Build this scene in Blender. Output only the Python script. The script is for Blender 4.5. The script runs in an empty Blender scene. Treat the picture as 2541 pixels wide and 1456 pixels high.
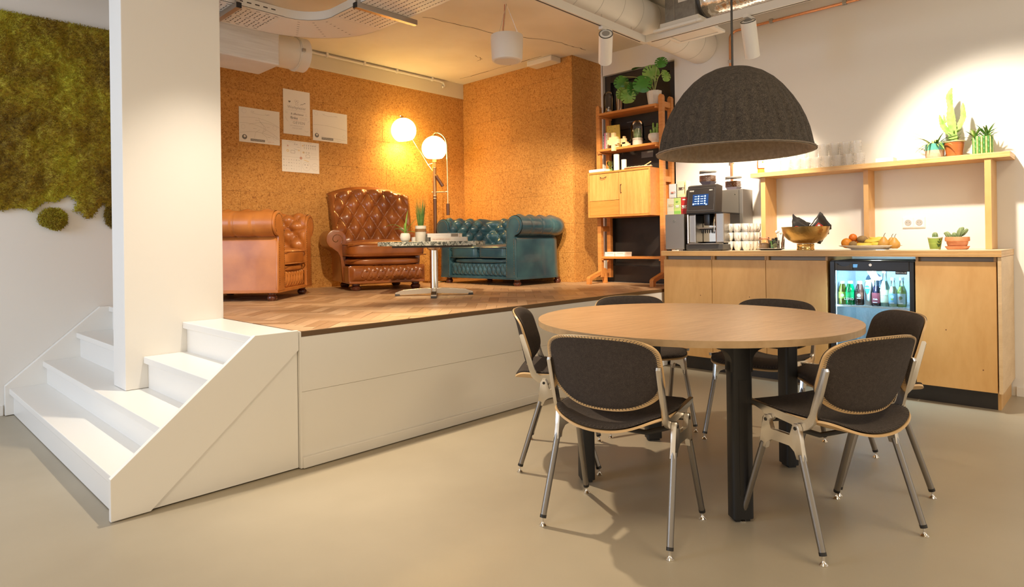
import bpy, bmesh, math, random
from math import pi, sin, cos, radians as R
from mathutils import Vector as V, Matrix, noise
random.seed(7)
SC = bpy.context.scene
COL = SC.collection
# ---------------------------------------------------------------- camera
F_PX, CX, CY, W_PX, H_PX = 1571.7, 1270.5, 604.45, 2541, 1456
cam_d = bpy.data.cameras.new('camera')
cam = bpy.data.objects.new('camera', cam_d); COL.objects.link(cam)
yaw, roll = 0.7645, -0.0137
fw = V((cos(yaw), sin(yaw), 0)); rt = V((sin(yaw), -cos(yaw), 0)); up = V((0, 0, 1))
rt2 = cos(roll) * rt + sin(roll) * up; up2 = -sin(roll) * rt + cos(roll) * up
m = Matrix.Identity(4)
for i, c in enumerate((rt2, up2, -fw)):
    for j in range(3): m[j][i] = c[j]
m.translation = V((0, 0, 1.03))
cam.matrix_world = m
cam_d.sensor_width = 36; cam_d.lens = 36 * F_PX / W_PX
cam_d.shift_y = (CY - H_PX / 2) / W_PX
cam_d.clip_start = .05
SC.camera = cam
# ---------------------------------------------------------------- colour management, world, lights
SC.view_settings.view_transform = 'Standard'; SC.view_settings.look = 'None'
SC.view_settings.gamma = 1; SC.view_settings.use_curve_mapping = False
SC.view_settings.exposure = 0.18
wd = bpy.data.worlds.new('world'); SC.world = wd; wd.use_nodes = True
bg = wd.node_tree.nodes['Background']
bg.inputs[0].default_value = (1.0, .80, .56, 1); bg.inputs[1].default_value = .84
WARM = (1.0, .77, .50)
def aim(o, tgt):
    o.rotation_euler = (V(tgt) - o.location).to_track_quat('-Z', 'Y').to_euler()
def spot(name, loc, tgt, power, ang=50, blend=.5, col=WARM, size=.04):
    l = bpy.data.lights.new(name, 'SPOT'); l.energy = power; l.color = col
    l.spot_size = R(ang); l.spot_blend = blend; l.shadow_soft_size = size
    o = bpy.data.objects.new(name, l); COL.objects.link(o); o.location = loc; aim(o, tgt); return o
def area(name, loc, tgt, power, sx, sy, col=WARM):
    l = bpy.data.lights.new(name, 'AREA'); l.energy = power; l.color = col
    l.shape = 'RECTANGLE'; l.size = sx; l.size_y = sy
    o = bpy.data.objects.new(name, l); COL.objects.link(o); o.location = loc; aim(o, tgt); return o
def point(name, loc, power, col=WARM, size=.08):
    l = bpy.data.lights.new(name, 'POINT'); l.energy = power; l.color = col; l.shadow_soft_size = size
    o = bpy.data.objects.new(name, l); COL.objects.link(o); o.location = loc; return o
# track spotlights: the two heads in view, and heads of the tracks that go on above the frame
spot('spot_bookcase', (3.80, 2.68, 2.30), (5.1, 3.60, 1.30), 200, 50, .6)
spot('spot_counter', (4.30, 1.84, 2.30), (5.2, 2.30, 1.15), 210, 74, .8, (1.0, .84, .64))
spot('spot_wall_end', (4.05, .95, 2.50), (5.25, .42, 1.05), 215, 80, .9, (1.0, .88, .72))
spot('spot_stairs', (1.35, 2.98, 2.72), (1.28, 3.10, .5), 150, 70, .8, (1.0, .87, .70))
spot('spot_floor', (2.15, 3.05, 2.72), (2.25, 2.05, 0), 250, 66, .9, (1.0, .82, .60))
spot('spot_armchairs', (1.75, 2.62, 2.50), (2.75, 4.9, .8), 230, 54, .6, (1.0, .80, .56))
spot('spot_sofa', (2.60, 2.62, 2.46), (4.55, 4.3, 1.1), 330, 48, .6, (1.0, .80, .56))
# daylight from the windows behind the camera: one past the stairs, one past the counter
area('window_light_stairs', (-2.3, 3.6, 1.7), (.9, 4.1, .4), 58, 1.4, 1.8, (.50, .70, 1.0))
area('window_light_counter', (3.6, -2.8, 1.7), (4.7, -.1, .1), 16, 1.6, 1.6, (.58, .76, 1.0))
# added overhead fill lamps, unseen, that brighten the room with soft warm light
area('overhead_fill_light', (.2, .6, 2.86), (.2, .6, 0), 20, 1.2, .6, (1.0, .82, .58))
area('overhead_fill_light', (2.4, -.6, 2.86), (2.4, -.6, 0), 26, 1.2, .6, (1.0, .82, .58))

# ---------------------------------------------------------------- materials
MATS = {}
def new_mat(name):
    mt = bpy.data.materials.new(name); mt.use_nodes = True
    nt = mt.node_tree
    return mt, nt, nt.nodes['Principled BSDF']
def mat(name, col, rough=.5, metal=0., var=None, scale=8., stretch=(1, 1, 1), detail=4., bump=0., bscale=None,
        coat=0., sheen=0., spec=.5, lo=.35, hi=.65, emit=None, estr=0.):
    """plain or noise-varied principled material; var is the second colour of the noise ramp"""
    if name in MATS: return MATS[name]
    mt, nt, b = new_mat(name); N, L = nt.nodes, nt.links
    b.inputs['Base Color'].default_value = (*col, 1); b.inputs['Roughness'].default_value = rough
    b.inputs['Metallic'].default_value = metal; b.inputs['Coat Weight'].default_value = coat
    b.inputs['Sheen Weight'].default_value = sheen; b.inputs['Specular IOR Level'].default_value = spec
    if emit: b.inputs['Emission Color'].default_value = (*emit, 1); b.inputs['Emission Strength'].default_value = estr
    if var or bump:
        tc = N.new('ShaderNodeTexCoord'); mp = N.new('ShaderNodeMapping'); mp.inputs['Scale'].default_value = stretch
        L.new(tc.outputs['Object'], mp.inputs[0])
    if var:
        nz = N.new('ShaderNodeTexNoise'); nz.inputs['Scale'].default_value = scale; nz.inputs['Detail'].default_value = detail
        rp = N.new('ShaderNodeValToRGB'); rp.color_ramp.elements[0].position = lo; rp.color_ramp.elements[1].position = hi
        rp.color_ramp.elements[0].color = (*col, 1); rp.color_ramp.elements[1].color = (*var, 1)
        L.new(mp.outputs[0], nz.inputs[0]); L.new(nz.outputs[0], rp.inputs[0]); L.new(rp.outputs[0], b.inputs['Base Color'])
    if bump:
        n2 = N.new('ShaderNodeTexNoise'); n2.inputs['Scale'].default_value = bscale or scale; n2.inputs['Detail'].default_value = 5
        bp = N.new('ShaderNodeBump'); bp.inputs['Strength'].default_value = bump; bp.inputs['Distance'].default_value = .004
        L.new(mp.outputs[0], n2.inputs[0]); L.new(n2.outputs[0], bp.inputs['Height']); L.new(bp.outputs[0], b.inputs['Normal'])
    MATS[name] = mt; return mt
def glass(name, tint=(1, 1, 1), ior=1.45, refl=(1, 1, 1), extra=0.0, rough=.02):
    """clear thin glass: transparent with a fresnel reflection"""
    if name in MATS: return MATS[name]
    mt, nt, b = new_mat(name); N, L = nt.nodes, nt.links; N.remove(b)
    tr = N.new('ShaderNodeBsdfTransparent'); tr.inputs[0].default_value = (*tint, 1)
    gl = N.new('ShaderNodeBsdfGlossy'); gl.inputs[0].default_value = (*refl, 1); gl.inputs['Roughness'].default_value = rough
    fr = N.new('ShaderNodeFresnel'); fr.inputs[0].default_value = ior
    mx = N.new('ShaderNodeMixShader'); out = N['Material Output']
    if extra:
        ad = N.new('ShaderNodeMath'); ad.operation = 'ADD'; ad.inputs[1].default_value = extra; ad.use_clamp = True
        L.new(fr.outputs[0], ad.inputs[0]); L.new(ad.outputs[0], mx.inputs[0])
    else: L.new(fr.outputs[0], mx.inputs[0])
    L.new(tr.outputs[0], mx.inputs[1]); L.new(gl.outputs[0], mx.inputs[2]); L.new(mx.outputs[0], out.inputs[0])
    MATS[name] = mt; return mt
def wood(name, a, b_, scale=3., stretch=(1, 12, 12), rough=.45, bump=.05, fine=.35):
    """long grain: stretched noise plus a fine fibre noise"""
    if name in MATS: return MATS[name]
    mt, nt, b = new_mat(name); N, L = nt.nodes, nt.links
    tc = N.new('ShaderNodeTexCoord'); mp = N.new('ShaderNodeMapping'); mp.inputs['Scale'].default_value = stretch
    L.new(tc.outputs['Object'], mp.inputs[0])
    n1 = N.new('ShaderNodeTexNoise'); n1.inputs['Scale'].default_value = scale; n1.inputs['Detail'].default_value = 6; n1.inputs['Distortion'].default_value = .6
    n2 = N.new('ShaderNodeTexNoise'); n2.inputs['Scale'].default_value = scale * 7; n2.inputs['Detail'].default_value = 3
    mx = N.new('ShaderNodeMix'); mx.inputs[0].default_value = fine
    rp = N.new('ShaderNodeValToRGB'); rp.color_ramp.elements[0].position = .33; rp.color_ramp.elements[1].position = .67
    rp.color_ramp.elements[0].color = (*a, 1); rp.color_ramp.elements[1].color = (*b_, 1)
    L.new(mp.outputs[0], n1.inputs[0]); L.new(mp.outputs[0], n2.inputs[0])
    L.new(n1.outputs[0], mx.inputs[2]); L.new(n2.outputs[0], mx.inputs[3])
    L.new(mx.outputs[0], rp.inputs[0]); L.new(rp.outputs[0], b.inputs['Base Color'])
    b.inputs['Roughness'].default_value = rough
    bp = N.new('ShaderNodeBump'); bp.inputs['Strength'].default_value = bump; bp.inputs['Distance'].default_value = .002
    L.new(n2.outputs[0], bp.inputs['Height']); L.new(bp.outputs[0], b.inputs['Normal'])
    MATS[name] = mt; return mt
def speckle(name, cols, scale, rough=.6, bump=.2, stretch=(1, 1, 1), obj_var=0., big=None):
    """chips of several colours (voronoi cells), with an optional per-object tone and a broad drift"""
    if name in MATS: return MATS[name]
    mt, nt, b = new_mat(name); N, L = nt.nodes, nt.links
    tc = N.new('ShaderNodeTexCoord'); mp = N.new('ShaderNodeMapping'); mp.inputs['Scale'].default_value = stretch
    L.new(tc.outputs['Object'], mp.inputs[0])
    n0 = N.new('ShaderNodeTexNoise'); n0.inputs['Scale'].default_value = scale * .8; n0.inputs['Detail'].default_value = 2
    mxv = N.new('ShaderNodeMix'); mxv.data_type = 'VECTOR'; mxv.inputs[0].default_value = .035
    L.new(mp.outputs[0], n0.inputs[0]); L.new(mp.outputs[0], mxv.inputs[4]); L.new(n0.outputs[1], mxv.inputs[5])
    vo = N.new('ShaderNodeTexVoronoi'); vo.inputs['Scale'].default_value = scale
    L.new(mxv.outputs[1], vo.inputs[0])
    sep = N.new('ShaderNodeSeparateColor'); L.new(vo.outputs['Color'], sep.inputs[0])
    rp = N.new('ShaderNodeValToRGB'); cr = rp.color_ramp
    for i, (p, c) in enumerate(cols):
        e = cr.elements[i] if i < 2 else cr.elements.new(p)
        e.position = p; e.color = (*c, 1)
    L.new(sep.outputs[0], rp.inputs[0]); src = rp.outputs[0]
    if obj_var:
        oi = N.new('ShaderNodeObjectInfo'); hs = N.new('ShaderNodeHueSaturation')
        mr = N.new('ShaderNodeMapRange'); mr.inputs[3].default_value = 1 - obj_var; mr.inputs[4].default_value = 1 + obj_var
        L.new(oi.outputs['Random'], mr.inputs[0]); L.new(mr.outputs[0], hs.inputs['Value']); L.new(src, hs.inputs['Color']); src = hs.outputs[0]
    L.new(src, b.inputs['Base Color']); b.inputs['Roughness'].default_value = rough
    bp = N.new('ShaderNodeBump'); bp.inputs['Strength'].default_value = bump; bp.inputs['Distance'].default_value = .003
    L.new(sep.outputs[1], bp.inputs['Height']); L.new(bp.outputs[0], b.inputs['Normal'])
    MATS[name] = mt; return mt
def objwood(name, cols, rough=.4, stretch=(4, 60, 60), scale=1.2):
    """wood blocks whose tone differs from object to object"""
    if name in MATS: return MATS[name]
    mt, nt, b = new_mat(name); N, L = nt.nodes, nt.links
    tc = N.new('ShaderNodeTexCoord'); mp = N.new('ShaderNodeMapping'); mp.inputs['Scale'].default_value = stretch
    oi = N.new('ShaderNodeObjectInfo'); n1 = N.new('ShaderNodeTexNoise'); n1.inputs['Scale'].default_value = scale; n1.inputs['Detail'].default_value = 6
    L.new(tc.outputs['Object'], mp.inputs[0]); L.new(mp.outputs[0], n1.inputs[0])
    ad = N.new('ShaderNodeMix'); ad.inputs[0].default_value = .45
    L.new(oi.outputs['Random'], ad.inputs[2]); L.new(n1.outputs[0], ad.inputs[3])
    rp = N.new('ShaderNodeValToRGB'); cr = rp.color_ramp
    for i, (p, c) in enumerate(cols):
        e = cr.elements[i] if i < 2 else cr.elements.new(p)
        e.position = p; e.color = (*c, 1)
    L.new(ad.outputs[0], rp.inputs[0]); L.new(rp.outputs[0], b.inputs['Base Color']); b.inputs['Roughness'].default_value = rough
    MATS[name] = mt; return mt

white = mat('white_paint', (.80, .775, .72), .45)
white_wall = mat('white_wall_paint', (.80, .775, .725), .6, bump=.06, bscale=40)
stair_white = mat('stair_white_paint', (.84, .82, .77), .32, bump=.03, bscale=25)
ceil_m = mat('raw_white_ceiling', (.82, .78, .69), .8, var=(.74, .69, .59), scale=1.7, bump=.5, bscale=6)
concrete = mat('polished_concrete', (.335, .285, .205), .40, var=(.41, .355, .26), scale=1.3, detail=8, bump=.03, bscale=14, lo=.3, hi=.7)
cork = speckle('cork', [(0, (.24, .085, .014)), (.14, (.43, .185, .035)), (.5, (.53, .25, .055)), (1, (.62, .32, .085))], 120, .75, .3, obj_var=.06)
parquet = objwood('parquet_oak', [(.28, (.35, .20, .10)), (.5, (.45, .275, .15)), (.74, (.55, .36, .21))], .38, (6, 40, 40))
birch = wood('birch_ply', (.60, .325, .105), (.72, .43, .165), 1.6, (3.5, 3.5, 1.2), .4, .02, .25)
birch_edge = wood('birch_ply_edge', (.52, .29, .10), (.78, .52, .24), 3., (1, 1, 60), .5, .05, .3)
pale_ply = wood('pale_ply', (.62, .42, .22), (.75, .54, .31), 2., (2, 2, 8), .5, .03)
oak_top = wood('oak_table_top', (.44, .275, .145), (.60, .40, .23), 3.2, (1.6, 16, 16), .34, .03)
oak_edge = mat('oak_table_edge', (.42, .27, .13), .4, var=(.50, .33, .17), scale=20)
teak = wood('teak', (.50, .19, .045), (.66, .285, .08), 2.2, (3, 3, 26), .38, .03)
teak_front = wood('teak_front', (.55, .24, .065), (.72, .36, .12), 3, (14, 14, 1.1), .36, .03)
teak_h = wood('teak_shelf', (.50, .185, .04), (.64, .26, .065), 2.2, (16, 1.5, 16), .38, .03)
black_paint = mat('black_paint', (.022, .018, .016), .38, var=(.035, .028, .024), scale=5, bump=.15, bscale=18)
black_steel = mat('black_steel', (.012, .012, .013), .42)
black_plastic = mat('black_plastic', (.015, .014, .014), .3)
dark_grey = mat('dark_grey', (.06, .056, .052), .45)
alu = mat('polished_aluminium', (.70, .66, .60), .24, 1., bump=.04, bscale=30)
tube_steel = mat('satin_steel_tube', (.30, .28, .26), .35, 1.)
chrome = mat('chrome', (.80, .77, .72), .1, 1.)
steel = mat('brushed_steel', (.50, .47, .43), .3, 1., bump=.05, bscale=50, stretch=(1, 40, 1))
galv = mat('galvanised_sheet', (.34, .33, .31), .42, .8, var=(.27, .26, .245), scale=30)
foil = mat('crinkled_foil', (.86, .82, .76), .12, 1., bump=1., bscale=22)
copper = mat('copper_pipe', (.85, .42, .22), .25, 1.)
brass = mat('hammered_brass', (.50, .33, .12), .28, 1., bump=.5, bscale=70)
felt = speckle('dark_felt', [(0, (.016, .012, .010)), (.4, (.042, .031, .025)), (.8, (.072, .053, .042)), (1, (.13, .10, .08))], 420, .95, .5)
lamp_felt = speckle('lamp_felt', [(0, (.014, .011, .009)), (.5, (.045, .036, .028)), (1, (.13, .105, .08))], 260, .95, .5)
lamp_in = mat('lamp_felt_light', (.30, .245, .185), .95, var=(.38, .315, .24), scale=60)
shell_ply = mat('shell_plywood', (.62, .40, .185), .4, var=(.70, .47, .235), scale=12)
stitch_m = mat('stitch_thread', (.10, .082, .066), .9)
leather_tan = mat('tan_leather', (.36, .115, .020), .34, var=(.50, .18, .036), scale=5, detail=6, bump=.08, bscale=160, coat=.05)
leather_brown = mat('brown_leather', (.20, .055, .011), .28, var=(.32, .10, .02), scale=5, detail=6, bump=.08, bscale=160, coat=.25)
leather_teal = mat('teal_leather', (.020, .058, .088), .28, var=(.040, .105, .13), scale=5, detail=6, bump=.08, bscale=160, coat=.25)
nail_m = mat('brass_nails', (.35, .22, .09), .35, 1.)
foot_m = mat('turned_mahogany', (.09, .022, .010), .25, coat=.4)
granite = speckle('granite', [(0, (.03, .035, .03)), (.3, (.14, .15, .12)), (.6, (.33, .34, .28)), (1, (.58, .56, .48))], 90, .22, .0)
paper = mat('paper', (.80, .77, .72), .8)
ink = mat('grey_ink', (.16, .15, .14), .8)
ink_light = mat('light_grey_ink', (.40, .375, .345), .8)
ink_red = mat('red_ink', (.55, .20, .14), .8)
ink_yel = mat('yellow_ink', (.75, .52, .15), .8)
clear = glass('clear_glass')
mt, nt, b0 = new_mat('pressed_glass'); nt.nodes.remove(b0)                   # clear pressed glass whose relief scatters light
_tr = nt.nodes.new('ShaderNodeBsdfTransparent'); _df = nt.nodes.new('ShaderNodeBsdfTranslucent'); _d2 = nt.nodes.new('ShaderNodeBsdfDiffuse'); _gl = nt.nodes.new('ShaderNodeBsdfGlossy')
_df.inputs[0].default_value = (.9, .88, .84, 1); _d2.inputs[0].default_value = (.9, .88, .84, 1); _gl.inputs['Roughness'].default_value = .15
_m0 = nt.nodes.new('ShaderNodeMixShader'); _m0.inputs[0].default_value = .5; _m1 = nt.nodes.new('ShaderNodeMixShader'); _m1.inputs[0].default_value = .30; _m2 = nt.nodes.new('ShaderNodeMixShader'); _m2.inputs[0].default_value = .06
for _a, _b in ((_df.outputs[0], _m0.inputs[1]), (_d2.outputs[0], _m0.inputs[2]), (_tr.outputs[0], _m1.inputs[1]), (_m0.outputs[0], _m1.inputs[2]), (_m1.outputs[0], _m2.inputs[1]), (_gl.outputs[0], _m2.inputs[2]), (_m2.outputs[0], nt.nodes['Material Output'].inputs[0])): nt.links.new(_a, _b)
tumbler_g = mt
green_g = glass('green_glass', (.55, .80, .50), 1.5)
ceramic = mat('white_ceramic', (.80, .78, .73), .25, coat=.3)
stone_w = mat('matt_white_stoneware', (.72, .68, .60), .6, var=(.66, .61, .53), scale=30)
terracotta = mat('terracotta', (.60, .235, .10), .7, var=(.70, .33, .17), scale=18)
soil = mat('soil', (.035, .022, .014), .95, bump=.8, bscale=60)
leaf_m = mat('monstera_leaf', (.045, .19, .022), .35, var=(.09, .30, .045), scale=9)
leaf_l = mat('light_leaf', (.17, .36, .05), .45, var=(.30, .46, .10), scale=14)
cactus_m = mat('cactus_green', (.17, .34, .05), .6, var=(.30, .45, .12), scale=25)
cactus_d = mat('cactus_dull_green', (.13, .20, .07), .6, var=(.26, .31, .15), scale=30)
stem_m = mat('pale_stem', (.42, .46, .16), .5)
grass_d = mat('dark_grass_blade', (.05, .13, .02), .5, var=(.12, .22, .04), scale=30)

# ---------------------------------------------------------------- builders
def link(o, parent=None):
    COL.objects.link(o)
    if parent: o.parent = parent
    return o
def thing(name, label, cat, loc=(0, 0, 0), rz=0., group=None):
    o = bpy.data.objects.new(name, None); o.empty_display_size = .05; COL.objects.link(o)
    o.location = loc; o.rotation_euler = (0, 0, rz); return tag(o, label, cat, group)
def tag(o, label, cat, group=None, kind=None):
    o['label'] = label
    if cat: o['category'] = cat
    if group: o['group'] = group
    if kind: o['kind'] = kind
    return o
def bm_(): return bmesh.new()
def mesh_of(bm, name, smooth=False, angle=None):
    me = bpy.data.meshes.new(name); bmesh.ops.recalc_face_normals(bm, faces=bm.faces); bm.to_mesh(me); bm.free()
    if smooth:
        for p in me.polygons: p.use_smooth = True
        if angle:
            try: me.set_sharp_from_angle(angle=R(angle))
            except Exception: pass
    return me
def obj(name, bm, mt, parent=None, smooth=False, angle=40, loc=None, kind=None, label=None):
    me = mesh_of(bm, name, smooth, angle); me.materials.append(mt)
    o = bpy.data.objects.new(name, me); link(o, parent)
    if loc: o.location = loc
    if kind: o['kind'] = kind
    if label: o['label'] = label
    return o
def struct(name, bm, mt, parent=None, smooth=False, label=None):
    o = obj(name, bm, mt, parent, smooth)
    if not parent: o['kind'] = 'structure'
    if label: o['label'] = label
    return o
def box(bm, x0, x1, y0, y1, z0, z1, bev=0., M=None):
    c = [(x, y, z) for x in (x0, x1) for y in (y0, y1) for z in (z0, z1)]
    vs = [bm.verts.new((M @ V(p)) if M else p) for p in c]
    fs = [bm.faces.new([vs[i] for i in q]) for q in ((0, 1, 3, 2), (4, 6, 7, 5), (0, 4, 5, 1), (2, 3, 7, 6), (0, 2, 6, 4), (1, 5, 7, 3))]
    if bev:
        es = list({e for f in fs for e in f.edges})
        bmesh.ops.bevel(bm, geom=es, offset=bev, segments=2, profile=.6, affect='EDGES')
    return bm
def B(x0, x1, y0, y1, z0, z1, bev=0.): return box(bm_(), x0, x1, y0, y1, z0, z1, bev)
def prism(bm, pts, ax, a, b, bev=0.):
    """extrude a 2D outline along axis ax from a to b; pts are the other two coordinates in order"""
    def P(p, t): return (t, p[0], p[1]) if ax == 'x' else (p[0], t, p[1]) if ax == 'y' else (p[0], p[1], t)
    lo = [bm.verts.new(P(p, a)) for p in pts]; hi = [bm.verts.new(P(p, b)) for p in pts]
    n = len(pts); fs = [bm.faces.new(lo[::-1]), bm.faces.new(hi)]
    for i in range(n): fs.append(bm.faces.new((lo[i], lo[(i + 1) % n], hi[(i + 1) % n], hi[i])))
    if bev:
        es = [e for f in fs[:2] for e in f.edges]
        bmesh.ops.bevel(bm, geom=es, offset=bev, segments=2, profile=.6, affect='EDGES')
    return bm
def lathe(bm, prof, n=24, c=(0, 0), rib=None):
    """revolve (r,z) points about z; closes on the axis where r==0"""
    rings = []
    for r, z in prof:
        if r <= 1e-6: rings.append([bm.verts.new((c[0], c[1], z))])
        else:
            ring = []
            for k in range(n):
                a = 2 * pi * k / n; rr = r * (rib(a, z) if rib else 1)
                ring.append(bm.verts.new((c[0] + rr * cos(a), c[1] + rr * sin(a), z)))
            rings.append(ring)
    for A, Bq in zip(rings, rings[1:]):
        if len(A) == 1 and len(Bq) == 1: continue
        for k in range(n):
            j = (k + 1) % n
            if len(A) == 1: bm.faces.new((A[0], Bq[k], Bq[j]))
            elif len(Bq) == 1: bm.faces.new((A[k], A[j], Bq[0]))
            else: bm.faces.new((A[k], A[j], Bq[j], Bq[k]))
    return bm
def tube(bm, pts, r, n=10, caps=True, r1=None):
    """round tube along a polyline; r may taper to r1"""
    pts = [V(p) for p in pts]; rings = []; m_ = len(pts)
    t0 = (pts[1] - pts[0]).normalized(); ref = V((0, 0, 1)) if abs(t0.z) < .9 else V((1, 0, 0))
    for i, p in enumerate(pts):
        t = ((pts[min(i + 1, m_ - 1)] - p).normalized() + (p - pts[max(i - 1, 0)]).normalized())
        t = t.normalized() if t.length > 1e-6 else t0
        u = t.cross(ref).normalized() if t.cross(ref).length > 1e-4 else t.cross(V((0, 1, 0))).normalized()
        ref = u.cross(t).normalized(); w = ref
        rr = r if r1 is None else r + (r1 - r) * i / (m_ - 1)
        rings.append([bm.verts.new(p + rr * (cos(2 * pi * k / n) * u + sin(2 * pi * k / n) * w)) for k in range(n)])
    for A, C in zip(rings, rings[1:]):
        for k in range(n): bm.faces.new((A[k], A[(k + 1) % n], C[(k + 1) % n], C[k]))
    if caps: bm.faces.new(rings[0][::-1]); bm.faces.new(rings[-1])
    return bm
def arc(c, r, a0, a1, n, u=V((1, 0, 0)), w=V((0, 0, 1))):
    return [V(c) + r * (cos(R(a0 + (a1 - a0) * i / n)) * u + sin(R(a0 + (a1 - a0) * i / n)) * w) for i in range(n + 1)]
def sphere(bm, c, r, n=12, m_=8, sq=(1, 1, 1)):
    prof = [(0, -r)] + [(r * sin(pi * i / m_), -r * cos(pi * i / m_)) for i in range(1, m_)] + [(0, r)]
    st = len(bm.verts); lathe(bm, prof, n); bm.verts.ensure_lookup_table()
    for v in bm.verts[st:]: v.co = V((v.co.x * sq[0] + c[0], v.co.y * sq[1] + c[1], v.co.z * sq[2] + c[2]))
    return bm
def grid(bm, fn, nu, nv, thick=None, closed_u=False):
    """surface fn(u,v)->Vector on [0,1]^2; thick gives it a back face that far along -normal"""
    P = [[bm.verts.new(fn(i / nu, j / nv)) for j in range(nv + 1)] for i in range(nu + 1)]
    fs = []
    for i in range(nu):
        for j in range(nv): fs.append(bm.faces.new((P[i][j], P[i + 1][j], P[i + 1][j + 1], P[i][j + 1])))
    if thick:
        bmesh.ops.recalc_face_normals(bm, faces=fs)
        bmesh.ops.solidify(bm, geom=fs, thickness=thick)
    return bm
def xf(bm, M, st=0):
    bm.verts.ensure_lookup_table()
    for v in bm.verts[st:]: v.co = M @ v.co
    return bm
def T(x=0, y=0, z=0): return Matrix.Translation((x, y, z))
def RZ(a): return Matrix.Rotation(a, 4, 'Z')
def RX(a): return Matrix.Rotation(a, 4, 'X')
def RY(a): return Matrix.Rotation(a, 4, 'Y')
def dup(root, loc, rz=0., label=None):
    """copy of a thing with copies of its parts and their sub-parts; mesh data is shared"""
    r_ = root.copy(); COL.objects.link(r_); r_.location = loc; r_.rotation_euler = (0, 0, rz)
    if label: r_['label'] = label
    for ch in list(root.children):
        c = ch.copy(); COL.objects.link(c); c.parent = r_
        for g in list(ch.children):
            d = g.copy(); COL.objects.link(d); d.parent = c
    return r_
def text(name, s, size, mt, M, parent=None, ext=.0004, align='CENTER', bold=0., space=1., kind=None):
    """flat lettering as a mesh; M places the x-right y-up text plane"""
    cu = bpy.data.curves.new(name, 'FONT'); cu.body = s; cu.size = size; cu.align_x = align; cu.align_y = 'CENTER'
    cu.extrude = ext; cu.offset = bold; cu.space_character = space; cu.resolution_u = 2
    to = bpy.data.objects.new('tmp', cu); COL.objects.link(to)
    dg = bpy.context.evaluated_depsgraph_get(); me = bpy.data.meshes.new_from_object(to.evaluated_get(dg))
    bpy.data.objects.remove(to); bpy.data.curves.remove(cu)
    me.materials.clear(); me.materials.append(mt); me.transform(M); me.name = name
    o = bpy.data.objects.new(name, me); link(o, parent)
    return o
# text planes: facing -X (reads along -Y) and facing -Y (reads along +X)
def face_mx(x, y, z): return Matrix(((0, 0, -1, x), (-1, 0, 0, y), (0, 1, 0, z), (0, 0, 0, 1)))
def face_my(x, y, z): return Matrix(((1, 0, 0, x), (0, 0, -1, y), (0, 1, 0, z), (0, 0, 0, 1)))
# ---------------------------------------------------------------- the room
ZC, ZP = 2.90, .637           # ceiling, stage floor
YB, XS = 5.55, 4.99           # cork wall behind the sofas, cork wall at their side
struct('floor', B(-2.5, 6.2, -3.5, 6.2, -.1, 0), concrete, label='polished grey beige concrete floor')
ceil = struct('ceiling', B(-2.5, 6.2, -3.5, 6.2, ZC, ZC + .15), ceil_m, label='rough white painted concrete ceiling')
struct('wall_left', B(-2.5, 1.78, 5.05, 5.3, 0, ZC), white_wall, label='white wall under the moss')
wr = bm_()
box(wr, 5.213, 5.6, -3.5, 2.916, 0, ZC); box(wr, 5.213, 5.6, 2.916, 3.72, 2.69, ZC); box(wr, 5.213, 5.6, 2.916, 3.72, 0, .637)
box(wr, 5.213, 5.6, 3.714, 3.735, 0, ZC)
struct('wall_right', wr, white_wall, label='white wall behind the counter')
bd = bm_(); box(bd, 5.30, 5.34, 2.916, 3.714, .637, 2.69)
d1 = struct('door_1', bd, black_paint, label='black painted blocked doorway behind the bookcase')
fr = bm_()
for a in ((2.918, 2.985, .64, 2.688), (3.645, 3.712, .64, 2.688), (2.985, 3.645, 2.615, 2.688), (2.985, 3.645, .64, .80)): box(fr, 5.25, 5.30, *a, .004)
obj('door_frame', fr, black_paint, d1)
obj('crossbar', B(5.28, 5.30, 2.985, 3.645, 2.14, 2.20, .003), black_paint, d1)
obj('crossbar', B(5.28, 5.30, 2.985, 3.645, 1.70, 1.76, .003), black_paint, d1)
sticker_m = mat('grey_tape', (.20, .185, .17), .6)
for y0, y1, z0, z1 in ((3.20, 3.33, 1.84, 1.90), (2.99, 3.08, 1.85, 1.91), (3.40, 3.49, 2.16, 2.21)):
    obj('tape_patch', B(5.297, 5.301, y0, y1, z0, z1), sticker_m, d1)
struct('baseboard_right', B(5.196, 5.213, -3.5, .49, 0, .062, .003), white, label='low white skirting board')
struct('baseboard_left', B(-2.5, .645, 5.034, 5.05, 0, .065, .003), white, label='low white skirting board')

# cork walls: every glued tile is a part
def tile_wall(wall, a0, a1, zt, put, seed):
    rnd = random.Random(seed); z = ZP; row = 0
    while z < zt - .01:
        h = min(.2955, zt - z); a = a0 - (.30 if row % 2 else 0) - rnd.uniform(0, .05)
        while a < a1 - .005:
            b0, b1 = max(a, a0), min(a + .60, a1)
            if b1 - b0 > .01:
                t = .010 + rnd.uniform(0, .0022)
                bm = put(b0 + .0006, b1 - .0006, z + .0006, z + h - .0006, t)
                obj('cork_tile', bm, cork, wall)
            a += .60
        z += .2955; row += 1
wb = struct('wall_back', B(1.78, 5.6, YB, YB + .2, 0, ZC), mat('cork_glue', (.10, .05, .02), .9), label='cork clad wall behind the armchairs')
tile_wall(wb, 1.79, XS, 2.728, lambda a, b, z0, z1, t: B(a, b, YB - t, YB, z0, z1), 3)
ws = struct('wall_side', B(XS, 5.6, 3.93, YB, 0, ZC), MATS['cork_glue'], label='cork clad wall beside the teal sofa')
tile_wall(ws, 3.93 - .012, YB - .012, 2.9, lambda a, b, z0, z1, t: B(XS - t, XS, a, b, z0, z1), 5)
we = struct('wall_end', B(XS + .01, 5.55, 3.926, 3.93, ZP, ZC), MATS['cork_glue'], label='narrow cork clad wall end beside the doorway')
tile_wall(we, XS, 5.55, 2.9, lambda a, b, z0, z1, t: B(a, b, 3.926 - t, 3.926, z0, z1), 8)
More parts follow.
